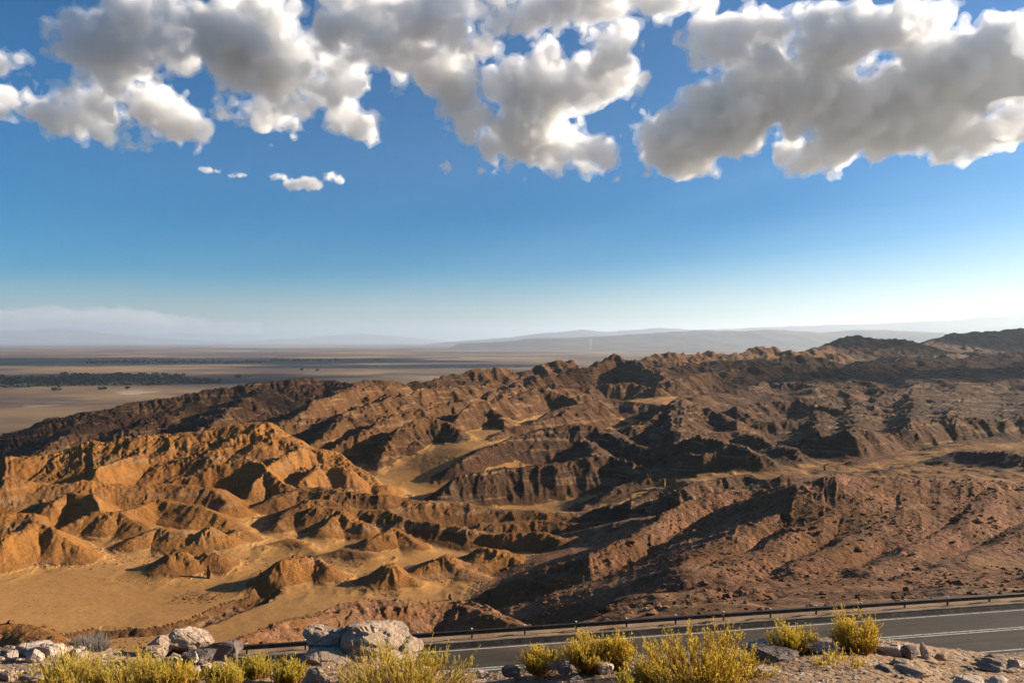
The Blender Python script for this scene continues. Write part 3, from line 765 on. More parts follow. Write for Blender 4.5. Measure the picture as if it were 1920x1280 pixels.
def build_guardrail():
    m, nd, bs = material('weathered_steel', .55, .4)
    n = nd.noise(geo_pos(nd), 2.0, 5, .6)
    nd.put(bs.inputs['Base Color'], nd.mix(nd.ramp(n, .4, .7), (0.030, 0.026, 0.021), (0.06, 0.048, 0.036)))
    bs.inputs['Metallic'].default_value = .3
    cm, cd, cb = material('reflector_cap', .4, .5); cb.inputs['Base Color'].default_value = (.6, .6, .58, 1)
    t0, t1 = -60.0, 130.0
    root = empty('guardrail', rp(t0, 2.05, RZ))
    base = np.array(root.location)
    # double-wave beam, open at the back, facing the road
    q0 = 1.95
    w = [(0.02, .30), (-.05, .345), (-.06, .405), (.00, .445), (.02, .475), (.00, .505), (-.06, .545), (-.05, .61), (0.02, .66)]
    prof = [(q0 + a, RZ + b) for a, b in w] + [(q0 + a + .012, RZ + b) for a, b in w[::-1]]
    prof.append(prof[0])
    o = strip('rail', prof, m, t0, t1, 64, True)
    o.data.transform(__import__('mathutils').Matrix.Translation(-base)); o.parent = root
    k = 0
    # posts every four metres: C-section with a spacer block and a pale cap
    bm = bmesh.new()
    def bx(x0, x1, y0, y1, z0, z1):
        vs = [bm.verts.new((x, y, z)) for x in (x0, x1) for y in (y0, y1) for z in (z0, z1)]
        for f in ((0, 1, 3, 2), (4, 6, 7, 5), (0, 4, 5, 1), (2, 3, 7, 6), (0, 2, 6, 4), (1, 5, 7, 3)): bm.faces.new([vs[i] for i in f])
    bx(-.055, .055, .055, .067, -.5, .70); bx(-.055, -.043, .067, .15, -.5, .70); bx(.043, .055, .067, .15, -.5, .70); bx(-.05, .05, -.03, .053, .36, .62)
    pme = bpy.data.meshes.new('post'); bm.to_mesh(pme); bm.free(); pme.materials.append(m)
    bm = bmesh.new(); bx(-.06, .06, -.03, .155, .702, .725)
    bx(-.04, .04, -.04, -.031, .60, .69)
    cme = bpy.data.meshes.new('cap'); bm.to_mesh(cme); bm.free(); cme.materials.append(cm)
    t = t0 + 1.35
    while t < t1:
        p = bpy.data.objects.new('post', pme); COL.objects.link(p); p.parent = root
        p.location = np.array(rp(t, 2.0, RZ)) - base; p.rotation_euler = (0, 0, math.radians(10.276))
        c = bpy.data.objects.new('cap', cme); COL.objects.link(c); c.parent = p
        t += 4.0
    tag(root, 'long dark steel guardrail running along the far side of the road', 'guardrail')
build_guardrail()

# ------------------------------------------------------------------ the hilltop the camera stands on
RIM = np.array([(-700, 1240), (-300, 1230), (0, 1226), (150, 1226), (300, 1238), (430, 1250), (520, 1254), (600, 1243), (760, 1244), (820, 1262), (900, 1267), (980, 1256), (1080, 1246), (1200, 1240), (1330, 1236), (1420, 1222), (1520, 1212),
                (1620, 1212), (1690, 1220), (1760, 1234), (1840, 1243), (1920, 1243), (2300, 1250), (2700, 1260)], float)
RY = 7.5
def hill_z(X, Y):
    X = np.asarray(X, float); Y = np.asarray(Y, float)
    s = np.clip(X / np.maximum(Y, 3.0), -1.3, 1.3)
    zr = -(np.interp(s * F + 960, RIM[:, 0], RIM[:, 1]) - 638) / F * RY
    near = zr + 0.20 * (RY - Y)
    d = np.maximum(Y - RY, 0)
    far = zr - 0.20 * d - 0.60 * np.maximum(d - .25, 0) * np.clip(d / 1.5, 0, 1)
    z = np.where(Y < RY, near, far)
    z = np.maximum(z, -22.06 - 0.0 * Y)
    rug = np.clip((z + 22.0) / 1.0, 0, 1)
    z = z + rug * (0.05 * fbm(X / 1.1, Y / 1.1, 4, .55, 4.0) + 0.018 * fbm(X / .22, Y / .22, 3, .6, 7.0))
    z = z + rug * np.clip(d / 4, 0, 1) * 0.8 * fbm(X / 5, Y / 5, 4, .5, 1.0) 
    return z
def build_hill():
    ys = np.concatenate([np.linspace(-3, 4.5, 16), np.linspace(4.55, 9.0, 190), np.geomspace(9.05, 50, 70)])
    NH = 380
    s = np.linspace(-1, 1, NH)
    Yg = np.repeat(ys[:, None], NH, 1); Xg = s[None, :] * (6.0 + 0.85 * np.maximum(Yg, 0) + 0.7 * np.maximum(Yg - 9.0, 0))
    # keep the far foot short of the road
    q = road_q(Xg, Yg)
    Z = hill_z(Xg, Yg)
    Fq = grid_faces(len(ys), NH)
    keep = q.reshape(-1)[Fq].max(1) < -8.7
    me = mesh_np('hillside', np.stack([Xg, Yg, Z], -1).reshape(-1, 3), Fq[keep])
    tag(link('hillside', me, MAT_GRD), kind='structure')
build_hill()
def on_hill(px, Y):
    X = (px - 960) / F * Y
    return np.array([X, Y, float(hill_z(np.array([X]), np.array([Y]))[0])])

# ------------------------------------------------------------------ rocks
def mat_rock(name, c0, c1, c2, sc=1.0):
    m, nd, bs = material(name, .92, .2)
    pos = nd.new('ShaderNodeTexCoord').outputs['Object']
    a = nd.noise(pos, 2.2 * sc, 6, .65); b = nd.noise(pos, 11 * sc, 6, .7)
    v = nd.voro(pos, 7 * sc, 'DISTANCE_TO_EDGE')
    lay = nd.noise(nd.scale(pos, (1.5, 1.5, 9)), 1.3 * sc, 5, .6, .4)
    c = nd.mix(nd.ramp(a, .35, .65), c0, c1)
    c = nd.mix(nd.ramp(lay, .5, .68, 0, .7), c, c2)
    c = nd.mix(nd.ramp(b, .5, .75, 0, .6), c, tuple(x * .45 for x in c0))
    nd.put(bs.inputs['Base Color'], c)
    h = nd.math('ADD', nd.math('MULTIPLY', lay, 1.2), nd.math('ADD', nd.math('MULTIPLY', b, .7), nd.math('MULTIPLY', nd.ramp(v.outputs['Distance'], 0, .05), .10)))
    nd.put(bs.inputs['Normal'], nd.bump(h, .05 / sc, .9))
    return m
R_GREY = mat_rock('grey_rock', (.28, .19, .125), (.40, .29, .20), (.52, .40, .285))
R_PALE = mat_rock('pale_rock', (.38, .275, .20), (.54, .42, .32), (.62, .52, .42))
R_TAN = mat_rock('tan_rock', (.25, .17, .11), (.36, .25, .165), (.42, .31, .22))
R_DARK = mat_rock('dark_rock', (.11, .08, .065), (.20, .15, .12), (.30, .235, .19))

def ico(sub):
    bm = bmesh.new(); bmesh.ops.create_icosphere(bm, subdivisions=sub, radius=1.0)
    V = np.array([v.co[:] for v in bm.verts]); Fc = np.array([[v.index for v in f.verts] for f in bm.faces]); bm.free()
    return V, Fc
ICO = {k: ico(k) for k in (1, 2, 3, 4, 5)}

def n3(V, f, o=4, sd=0.0):
    x, y, z = (V * f).T
    return (fbm(x + sd, y - sd, o, .55, sd) + fbm(y + sd, z + 3.3, o, .55, sd + 5) + fbm(z - sd, x + 7.7, o, .55, sd + 9)) / 2.2

def rock_mesh(name, w, d, h, seed, sub=4, cuts=12, rough=.09, lean=0.0, taper=0.0, slab=0.0):
    """broken stone: a ball chopped by random planes, roughened, flat underneath; base at z = 0"""
    rng = np.random.default_rng(seed)
    V, Fc = ICO[sub]; V = V.copy()
    V = np.sign(V) * np.abs(V) ** .75
    for i in range(cuts):
        nrm = rng.normal(size=3); nrm[2] *= 1.0 - .5 * slab; nrm /= np.linalg.norm(nrm)
        dd = rng.uniform(.52, .88)
        t = V @ nrm - dd
        V -= np.where(t > 0, t * .94, 0)[:, None] * nrm
    if sub >= 4:                                         # fracture blocks
        sd = rng.normal(size=(46, 3)); sd /= np.linalg.norm(sd, axis=1)[:, None]; sd *= rng.uniform(.5, 1.0, (46, 1))
        Dm = ((V[:, None] - sd[None]) ** 2).sum(-1); so = np.sort(Dm, 1)
        V *= (1 + .10 * rng.uniform(-1, 1, 46)[Dm.argmin(1)] - .05 * np.exp(-(so[:, 1] - so[:, 0]) * 40))[:, None]
    if slab:
        V[:, 2] += .10 * np.sin(V[:, 2] * 9 + 2 * V[:, 0])
    V *= 1 + rough * n3(V, 1.8, 5, seed * .37 % 50)[:, None] + rough * .5 * n3(V, 6.0, 3, seed * .71 % 50)[:, None]
    V -= V.min(0); V /= V.max(0); V[:, :2] -= .5
    k = 1 - taper * V[:, 2]
    V[:, 0] = V[:, 0] * k + lean * V[:, 2]; V[:, 1] *= k
    V *= np.array([w, d, h])
    return mesh_np(name, V, Fc, False)

def put_rock(px, Y, wpx, hpx, mat, seed, label=None, dep=.8, sink=.12, rz=None, name='boulder', base_row=None, sub=4, parent=None, **kw):
    w = wpx / F * Y; h = hpx / F * Y * (1 + sink)
    me = rock_mesh(name, w, w * dep, h, seed, sub=sub, **kw)
    for p in me.polygons: pass
    o = link(name, me, mat)
    p = on_hill(px, Y)
    if base_row is not None: p[2] = (638 - base_row) / F * Y
    o.location = (p[0], p[1], p[2] - h * sink)
    o.rotation_euler = (0, 0, (seed * 1.37 % 1 - .5) * .5 if rz is None else rz)
    if label: tag(o, label, 'rock', 'rocks on the near rim')
    return o

ROCKS = [
 (708, 7.9, 150, 80, R_GREY, 3, 'huge pale grey boulder with sheer right face above the road', dict(dep=.8, base_row=1243, sub=5, cuts=9, rough=.07, taper=-.18, lean=.06, rz=.1)),
 (614, 8.0, 92, 46, R_GREY, 8, 'cracked grey boulder leaning on the left of the huge boulder', dict(dep=.9, base_row=1222, sub=5, cuts=14)),
 (632, 7.7, 128, 46, R_GREY, 12, 'wide low grey rock under the huge boulder', dict(dep=.8, base_row=1256, sub=5, cuts=12)),
 (703, 7.75, 20, 14, R_PALE, 77, 'small square stone perched on top of the huge boulder', dict(base_row=1181, cuts=8)),
 (598, 6.5, 82, 44, R_TAN, 21, 'pointed tan rock with one shadowed face at the bottom edge', dict(dep=.7, cuts=8, rough=.05, taper=.55, lean=-.18, base_row=1290)),
 (355, 8.0, 105, 52, R_GREY, 31, 'large rough grey boulder crowning the left rock pile', dict(dep=.8, base_row=1222, sub=5, cuts=13, rough=.13)),
 (302, 7.8, 52, 34, R_GREY, 35, 'grey rock on the left foot of the left rock pile', dict(base_row=1222, sub=4)),
 (418, 7.8, 70, 34, R_DARK, 37, 'dark broken rock on the right foot of the left rock pile', dict(base_row=1228, sub=4, rough=.14)),
 (370, 7.3, 70, 26, R_DARK, 39, 'low dark rock in front of the left rock pile', dict(base_row=1240, sub=4, rough=.14)),
 (283, 7.4, 38, 14, R_TAN, 41, 'flat tan slab tilted beside the left rock pile', dict(slab=1, base_row=1224, cuts=8, rough=.04)),
 (364, 7.0, 20, 20, R_PALE, 43, 'small pinkish pointed stone below the left rock pile', dict(taper=.5, base_row=1238)),
 (58, 7.6, 74, 30, R_PALE, 45, 'pale crusted rock at the left edge below the orange mound', dict(base_row=1228, rough=.14)),
 (100, 7.5, 60, 26, R_PALE, 47, 'pale crumbling rock just left of the biggest left shrub', dict(base_row=1226, rough=.14)),
 (16, 6.4, 34, 16, R_TAN, 49, 'smooth tan stone in the bottom left corner', dict(cuts=6, rough=.04, base_row=1270)),
 (60, 6.3, 46, 10, R_TAN, 51, 'flat tan stone beside the corner stone at bottom left', dict(slab=1, base_row=1272)),
 (1412, 7.3, 62, 30, R_PALE, 53, 'pinkish white rock right of the largest yellow shrub', dict(base_row=1226, dep=.7, lean=.1, taper=.3)),
 (1452, 7.0, 96, 26, R_DARK, 55, 'dark layered slab in front of the pinkish white rock', dict(slab=1, base_row=1238, rough=.08)),
 (1535, 7.3, 66, 20, R_PALE, 57, 'pale layered rock between the two small right shrubs', dict(slab=1, base_row=1218)),
 (1500, 6.3, 80, 22, R_GREY, 59, 'broad grey stone low at the bottom edge right of centre', dict(slab=.6, base_row=1286)),
 (1438, 6.5, 56, 14, R_PALE, 61, 'pale flat stone at the right foot of the largest shrub', dict(slab=1, base_row=1262)),
 (1662, 7.4, 52, 22, R_PALE, 63, 'pale rounded rock beside the rightmost shrub', dict(base_row=1222)),
 (1704, 7.3, 40, 16, R_DARK, 65, 'small dark flat topped rock right of the pale rounded rock', dict(slab=.7, base_row=1226)),
 (1740, 7.4, 34, 32, R_PALE, 67, 'upright pale wedge of rock against the road', dict(taper=.75, lean=-.35, base_row=1232, cuts=6, rough=.04)),
 (1764, 7.3, 22, 14, R_TAN, 69, 'little tan stone right of the upright wedge', dict(base_row=1234)),
 (1652, 6.6, 70, 24, R_DARK, 71, 'dark slab with a deep shadow on its left', dict(slab=.8, base_row=1268, lean=.15)),
 (1708, 6.6, 62, 16, R_GREY, 73, 'grey slab on the right end of the dark slab', dict(slab=1, base_row=1264)),
 (1690, 6.9, 46, 12, R_GREY, 75, 'thin grey slab above the dark slab', dict(slab=1, base_row=1246)),
 (1866, 7.2, 66, 16, R_GREY, 79, 'long grey slab on the rim near the right edge', dict(slab=1, base_row=1250)),
 (1866, 7.4, 44, 20, R_DARK, 81, 'dark rock behind the long grey slab', dict(base_row=1244)),
 (1910, 7.2, 40, 14, R_PALE, 83, 'pale rock at the right edge of the rim', dict(base_row=1246)),
 (1815, 6.2, 60, 18, R_PALE, 85, 'pale layered rock at the bottom edge on the right', dict(slab=1, base_row=1284)),
 (1870, 6.2, 50, 14, R_PALE, 87, 'pale thin rock right of the bottom layered rock', dict(slab=1, base_row=1280)),
 (1062, 6.9, 34, 17, R_DARK, 89, 'dark square stone below the twin shrub', dict(base_row=1258, cuts=8)),
 (958, 7.2, 36, 16, R_DARK, 91, 'dark rounded stone left of the smallest round shrub', dict(base_row=1262, cuts=5)),
 (905, 7.2, 26, 15, R_PALE, 93, 'pale ragged stone right of the middle left shrub', dict(base_row=1268, rough=.14)),
 (1134, 7.0, 34, 17, R_PALE, 95, 'pale flat sided stone under the twin shrub', dict(base_row=1256)),
 (1040, 7.2, 46, 12, R_GREY, 97, 'low grey slab between the round shrub and twin shrub', dict(slab=1, base_row=1250)),
 (1080, 6.5, 40, 14, R_TAN, 99, 'half buried tan stone under the twin shrub', dict(slab=.5, base_row=1282)),
]
for r in ROCKS:
    put_rock(r[0], r[1], r[2], r[3], r[4], r[5], r[6], **r[7])

_rr = np.random.default_rng(91)
for _i in range(20):
    _px = float(_rr.uniform(225, 450)); _Y = float(_rr.uniform(7.0, 7.9)); _w = float(_rr.uniform(16, 36))
    put_rock(_px, _Y, _w, _w * float(_rr.uniform(.45, .75)), (R_GREY, R_PALE, R_DARK)[_i % 3], 400 + _i, 'jagged %s rubble block on the %s side of the left rock pile' % (('grey', 'pale', 'dark')[_i % 3], 'left' if _px < 335 else 'right'), rough=.12, cuts=14, name='rubble_block', sub=3)
for _i in range(12):
    _px = float(_rr.uniform(10, 190)); _Y = float(_rr.uniform(7.1, 7.7)); _w = float(_rr.uniform(14, 34))
    put_rock(_px, _Y, _w, _w * float(_rr.uniform(.4, .7)), (R_PALE, R_PALE, R_TAN)[_i % 3], 440 + _i, 'jagged %s rubble block on the far left rim' % ('pale', 'pale', 'tan')[_i % 3], rough=.12, cuts=14, name='rubble_block', sub=3)
def scatter():
    rng = np.random.default_rng(5)
    lib = [rock_mesh('stone', 1, rng.uniform(.6, 1), rng.uniform(.3, .6), 200 + i, sub=2, cuts=9, rough=.06, slab=.3 * (i % 3)) for i in range(8)]
    mats = [R_PALE, R_GREY, R_TAN, R_PALE]
    for i, me in enumerate(lib): me.materials.append(mats[i % 4])
    n = 0
    while n < 240:
        px = rng.uniform(-60, 1980); Y = rng.uniform(5.6, 7.9)
        if rng.random() > .35 + .65 * (.5 + .5 * float(vnoise(np.array([px / 90.]), np.array([Y * 2.]))[0])): continue
        p = on_hill(px, Y)
        o = bpy.data.objects.new('stone', lib[rng.integers(8)]); COL.objects.link(o)
        s = rng.uniform(.022, .05) * (1 + 1.3 * rng.random() ** 5)
        o.scale = (s, s, s * rng.uniform(.7, 1.2)); o.location = (p[0], p[1], p[2] - s * .08)
        o.rotation_euler = (rng.uniform(-.3, .3), rng.uniform(-.3, .3), rng.uniform(0, 6.3))
        mt = o.data.materials[0].name.split('_')[0]
        place = 'left of the huge boulder' if px < 640 else ('between huge boulder and largest shrub' if px < 1250 else 'right of the largest shrub')
        tag(o, 'small angular %s stone loose on the rim %s' % (mt, place), 'stone', 'loose stones on the near rim')
        n += 1
    # finer gravel
    V0, F0 = ICO[1]
    Vs, Fs = [], []
    for i in range(3600):
        px = rng.uniform(-100, 2020); Y = rng.uniform(5.4, 8.1)
        p = on_hill(px, Y) if i % 1 == 0 else None
        s = rng.uniform(.004, .012) * (1 + rng.random() ** 4)
        v = V0 * (1 + .35 * rng.normal(size=(len(V0), 1))) * s * np.array([rng.uniform(.7, 1.6), rng.uniform(.7, 1.6), .7])
        Vs.append(v + p); Fs.append(F0 + i * len(V0))
    tag(link('gravel', mesh_np('gravel', np.concatenate(Vs), np.concatenate(Fs), False), R_PALE), 'loose gravel scattered over the sandy rim', 'gravel', kind='stuff')
scatter()

# ------------------------------------------------------------------ shrubs
def mat_leaf(name, c0, c1):
    m = bpy.data.materials.new(name); m.use_nodes = True
    nd = Nd(m.node_tree); m.node_tree.nodes.clear()
    out = nd.new('ShaderNodeOutputMaterial')
    g = nd.new('ShaderNodeNewGeometry')
    c = nd.mix(g.outputs['Random Per Island'], c0, c1)
    d = nd.new('ShaderNodeBsdfDiffuse'); t = nd.new('ShaderNodeBsdfTranslucent'); mx = nd.new('ShaderNodeMixShader')
    nd.put(d.inputs[0], c); nd.put(t.inputs[0], c); mx.inputs[0].default_value = .5
    m.node_tree.links.new(d.outputs[0], mx.inputs[1]); m.node_tree.links.new(t.outputs[0], mx.inputs[2]); m.node_tree.links.new(mx.outputs[0], out.inputs[0])
    return m
L_YEL = mat_leaf('yellow_leaf', (.56, .37, .030), (.74, .58, .095))
L_GRN = mat_leaf('olive_leaf', (.46, .36, .040), (.68, .56, .110))
L_STEM = mat_leaf('straw_stem', (.42, .22, .05), (.55, .36, .09))
L_DRY = mat_leaf('dry_twig', (.20, .17, .145), (.33, .29, .25))

def tubes(P0, P1, r0, r1):
    """three-sided tapered twigs from P0 to P1 (n,3)"""
    n = len(P0)
    d = P1 - P0; d /= np.linalg.norm(d, axis=1)[:, None] + 1e-9
    a = np.cross(d, np.array([.31, .87, .38])); a /= np.linalg.norm(a, axis=1)[:, None] + 1e-9
    b = np.cross(d, a)
    V = np.zeros((n, 6, 3))
    for i in range(3):
        c, s = math.cos(i * 2.0944), math.sin(i * 2.0944)
        V[:, i] = P0 + (a * c + b * s) * r0[:, None]; V[:, 3 + i] = P1 + (a * c + b * s) * r1[:, None]
    base = np.array([[0, 1, 4, 3], [1, 2, 5, 4], [2, 0, 3, 5]])
    Fc = (np.arange(n)[:, None, None] * 6 + base[None]).reshape(-1, 4)
    return V.reshape(-1, 3), Fc

def blades(Pm, D, L, W, rng):
    """leaf-shaped quads at Pm along D"""
    n = len(Pm)
    a = np.cross(D, rng.normal(size=(n, 3))); a /= np.linalg.norm(a, axis=1)[:, None] + 1e-9
    V = np.zeros((n, 4, 3))
    V[:, 0] = Pm; V[:, 1] = Pm + D * (L * .55)[:, None] + a * W[:, None]; V[:, 2] = Pm + D * L[:, None]; V[:, 3] = Pm + D * (L * .55)[:, None] - a * W[:, None]
    Fc = np.arange(n * 4).reshape(-1, 4)
    return V.reshape(-1, 3), Fc

def shrub(px, Y, wpx, hpx, label, seed, base_row=None, leaf=None, stems=None, leaves=True, stem_mat=None, spire=.3, name='shrub'):
    rng = np.random.default_rng(seed)
    W = wpx / F * Y * .53; H = hpx / F * Y * .80
    p = on_hill(px, Y)
    if base_row is not None: p[2] = (638 - base_row) / F * Y
    root = empty(name, p)
    n = stems or int(70 + 260 * W * H * 2)
    # main stems fan out from the crown of the root
    th = rng.uniform(0, 2 * math.pi, n); rr = np.sqrt(rng.random(n))
    lump = 0.78 + 0.22 * np.sin(th * 3 + seed) + spire * (rng.random(n) ** 4)
    tip = np.stack([np.cos(th) * rr * W, np.sin(th) * rr * W * .85, H * lump * np.sqrt(np.maximum(1 - .62 * rr ** 2, .1)) * rng.uniform(.72, 1.05, n)], -1)
    st = np.stack([np.cos(th) * rr * W * .32, np.sin(th) * rr * W * .28, np.full(n, -.03)], -1)
    mid = st * .45 + tip * .55 + np.stack([np.zeros(n), np.zeros(n), -.02 * np.ones(n)], -1); mid[:, :2] += rng.normal(size=(n, 2)) * .02
    r = np.full(n, .0045)
    V1, F1 = tubes(st, mid, r, r * .8); V2, F2 = tubes(mid, tip, r * .8, r * .35)
    VS = [V1, V2]; FS = [F1, F2 + len(V1)]; off = len(V1) + len(V2)
    # side twigs, swept upward
    k = 9
    u = rng.uniform(.25, 1.0, (n, k))
    base = np.where(u[..., None] < .55, st[:, None] + (mid - st)[:, None] * (u / .55)[..., None], mid[:, None] + (tip - mid)[:, None] * ((u - .55) / .45)[..., None]).reshape(-1, 3)
    ax = np.repeat(tip - mid, k, 0); ax /= np.linalg.norm(ax, axis=1)[:, None]
    dr = ax * .8 + rng.normal(size=ax.shape) * .33 + np.array([0, 0, .75]); dr /= np.linalg.norm(dr, axis=1)[:, None]
    ln = rng.uniform(.05, .14, len(base)) * (.6 + H)
    V3, F3 = tubes(base, base + dr * ln[:, None], np.full(len(base), .0026), np.full(len(base), .0012))
    VS.append(V3); FS.append(F3 + off)
    link('stems', mesh_np('stems', np.concatenate(VS), np.concatenate(FS), False), stem_mat or L_STEM, root)
    if leaves and seed % 2:                              # dead grey twigs among the live ones
        nk = max(8, n // 5)
        a2 = rng.uniform(0, 2 * math.pi, nk); q2 = np.sqrt(rng.random(nk))
        t2 = np.stack([np.cos(a2) * q2 * W * 1.1, np.sin(a2) * q2 * W, H * rng.uniform(.35, .95, nk)], -1)
        V4, F4 = tubes(t2 * np.array([.3, .3, 0.0]), t2, np.full(nk, .004), np.full(nk, .0015))
        link('dead_twigs', mesh_np('dead_twigs', V4, F4, False), L_DRY, root)
    if leaves:
        m = 9
        t = rng.uniform(.1, 1.05, (len(base), m))
        Pm = (base[:, None] + dr[:, None] * (ln[:, None] * t)[..., None]).reshape(-1, 3)
        D = np.repeat(dr, m, 0) + rng.normal(size=(len(Pm), 3)) * .38; D /= np.linalg.norm(D, axis=1)[:, None]
        keep = Pm[:, 2] > H * rng.uniform(.12, .62, len(Pm))
        Pm, D = Pm[keep], D[keep]
        V, Fc = blades(Pm, D, rng.uniform(.014, .032, len(Pm)), rng.uniform(.0019, .0036, len(Pm)), rng)
        o = link('leaves', mesh_np('leaves', V, Fc, False), leaf or L_YEL, root)
        o['kind'] = 'stuff'
    tag(root, label, 'shrub', 'shrubs along the near rim')
    return root

shrub(130, 6.5, 160, 84, 'tall yellow green shrub at the far left of the rim', 1, 1300, L_GRN)
shrub(255, 6.6, 150, 76, 'second yellow green shrub from the left, mixed with stones', 2, 1296, L_GRN)
shrub(335, 6.5, 80, 44, 'low sparse yellow shrub below the left rock pile', 3, 1290, L_YEL)
shrub(420, 6.6, 70, 46, 'small yellow shrub right of the low sparse one', 4, 1288, L_GRN)
shrub(478, 7.1, 62, 40, 'small green shrub in front of the guardrail end', 5, 1268, L_GRN)
shrub(540, 6.9, 60, 40, 'small yellow shrub left of the pointed tan rock', 6, 1276, L_GRN)
shrub(760, 6.4, 250, 98, 'broad yellow green shrub below the huge boulder', 7, 1306, L_GRN, spire=.6)
shrub(1014, 7.3, 74, 42, 'smallest round yellow shrub standing against the road', 8, 1256, L_YEL)
shrub(1108, 7.2, 110, 76, 'upright yellow shrub in front of the guardrail, left of the twin', 9, 1252, L_YEL)
shrub(1160, 7.2, 60, 66, 'narrow orange yellow shrub joined to the upright one', 10, 1250, L_YEL)
shrub(1320, 6.5, 270, 138, 'largest golden yellow shrub on the rim, right of centre', 11, 1302, L_YEL, spire=.35)
shrub(1170, 6.2, 26, 50, 'thin olive sprig at the bottom edge left of the largest shrub', 12, 1296, L_GRN, stems=16)
shrub(1215, 6.4, 70, 66, 'dull olive shrub on the left flank of the largest shrub', 13, 1300, L_GRN)
shrub(1484, 7.3, 92, 54, 'fan shaped yellow shrub in front of the double road line', 14, 1222, L_YEL)
shrub(1604, 7.3, 86, 62, 'spiky yellow shrub on the rim, last one before the bare rocks', 15, 1216, L_YEL, spire=.9)
shrub(1568, 6.7, 120, 74, 'thin orange yellow shrub below the two small right shrubs', 16, 1286, L_YEL, stems=70)
shrub(166, 7.8, 70, 34, 'grey dead shrub shaped like a low dome on the rim', 17, 1224, leaves=False, stem_mat=L_DRY, stems=220)

# ------------------------------------------------------------------ pillars on the valley floor
def ground_row(px, row):
    """point of the badlands seen at a photograph pixel"""
    s = (px - 960) / F; c = int(np.argmin(np.abs(S_COLS - s)))
    rows = 638 - TH[:, c] / TY[:, c] * F
    rr = 638 - (TH[:, c] / TY[:, c]) * F
    best = None; top = 1e9
    for i in range(NR):
        if TX.shape and road_q(TX[i, c], TY[i, c]) < 3: continue
        if rr[i] < top:
            top = rr[i]
            if top <= row: return np.array([TX[i, c], TY[i, c], TH[i, c]])
    return np.array([TX[-1, c], TY[-1, c], TH[-1, c]])

def pillar(px, row, wpx, hpx, label, seed, name='rock_pillar', mat=None, **kw):
    p = ground_row(px, row); Y = p[1]
    w = wpx / F * Y; h = hpx / F * Y * 1.15
    o = link(name, rock_mesh(name, w, w * .8, h, seed, sub=4, **kw), mat or R_PIL)
    o.location = (p[0], p[1], p[2] - h * .12)
    tag(o, label, 'rock', 'standing rocks in the valley')
R_PIL = mat_rock('ochre_pillar', (.13, .066, .026), (.20, .10, .036), (.25, .14, .06), .25)
pillar(393, 1084, 10, 26, 'slim rock pinnacle alone on the sand casting a long shadow', 301, cuts=8, taper=.35)
pillar(487, 1082, 6, 12, 'little crooked rock spike on the sand right of the pinnacle', 302, cuts=8, taper=.5, lean=.3)
pillar(1243, 912, 12, 16, 'left of two square rock blocks beside the dry wash', 303, cuts=7, taper=.1)
pillar(1262, 906, 13, 12, 'right of two square rock blocks beside the dry wash', 304, cuts=7, taper=.15)
pillar(1545, 880, 4, 10, 'tiny dark upright marker stone in the wide dry wash', 305, name='marker_stone', cuts=6)
pillar(846, 1122, 9, 11, 'dark knob of rock on top of the roadside mound', 306, name='boulder', cuts=9)

# ------------------------------------------------------------------ trees on the plain
def mat_tree():
    m, nd, bs = material('tree_leaf')
    n = nd.noise(geo_pos(nd), 1 / 6.0, 4, .6)
    nd.put(bs.inputs['Base Color'], nd.mix(nd.ramp(n, .35, .65), (.012, .018, .009), (.028, .034, .015)))
    return m
M_TREE = mat_tree()
def crowns(pos, size, rng, sub=2):
    V0, F0 = ICO[sub]; Vs = []; Fs = []
    for i, (p, s) in enumerate(zip(pos, size)):
        v = V0 * (1 + .38 * rng.normal(size=(len(V0), 1))) * np.array([s * rng.uniform(.7, 1.5), s * rng.uniform(.7, 1.5), s * rng.uniform(.5, 1.0)])
        Vs.append(v + p + np.array([0, 0, s * .6])); Fs.append(F0 + i * len(V0))
    return np.concatenate(Vs), np.concatenate(Fs)
def woodland(label, poly, n, size, seed):
    rng = np.random.default_rng(seed); pos = []; sz = []
    for (px0, px1, r0, r1, k) in poly:
        for i in range(int(n * k)):
            row = rng.uniform(r0, r1); Y = -PLAIN_Z * F / (row - 638); px = rng.uniform(px0, px1)
            pos.append(((px - 960) / F * Y, Y, PLAIN_Z)); sz.append(rng.uniform(*size))
    V, Fc = crowns(np.array(pos), np.array(sz), rng)
    tag(link('woodland', mesh_np('woodland', V, Fc, False), M_TREE), label, 'woodland', kind='stuff')
woodland('dark green oasis woodland on the plain at the left edge', [(-160, 340, 706, 720, .55), (110, 350, 700, 710, .25), (-160, 120, 714, 724, .15), (340, 410, 711, 716, .05)], 900, (2.6, 7), 1)
woodland('thin far line of dark trees crossing the plain', [(160, 500, 675, 679, .7), (500, 640, 673, 675, .3)], 260, (4, 7), 2)

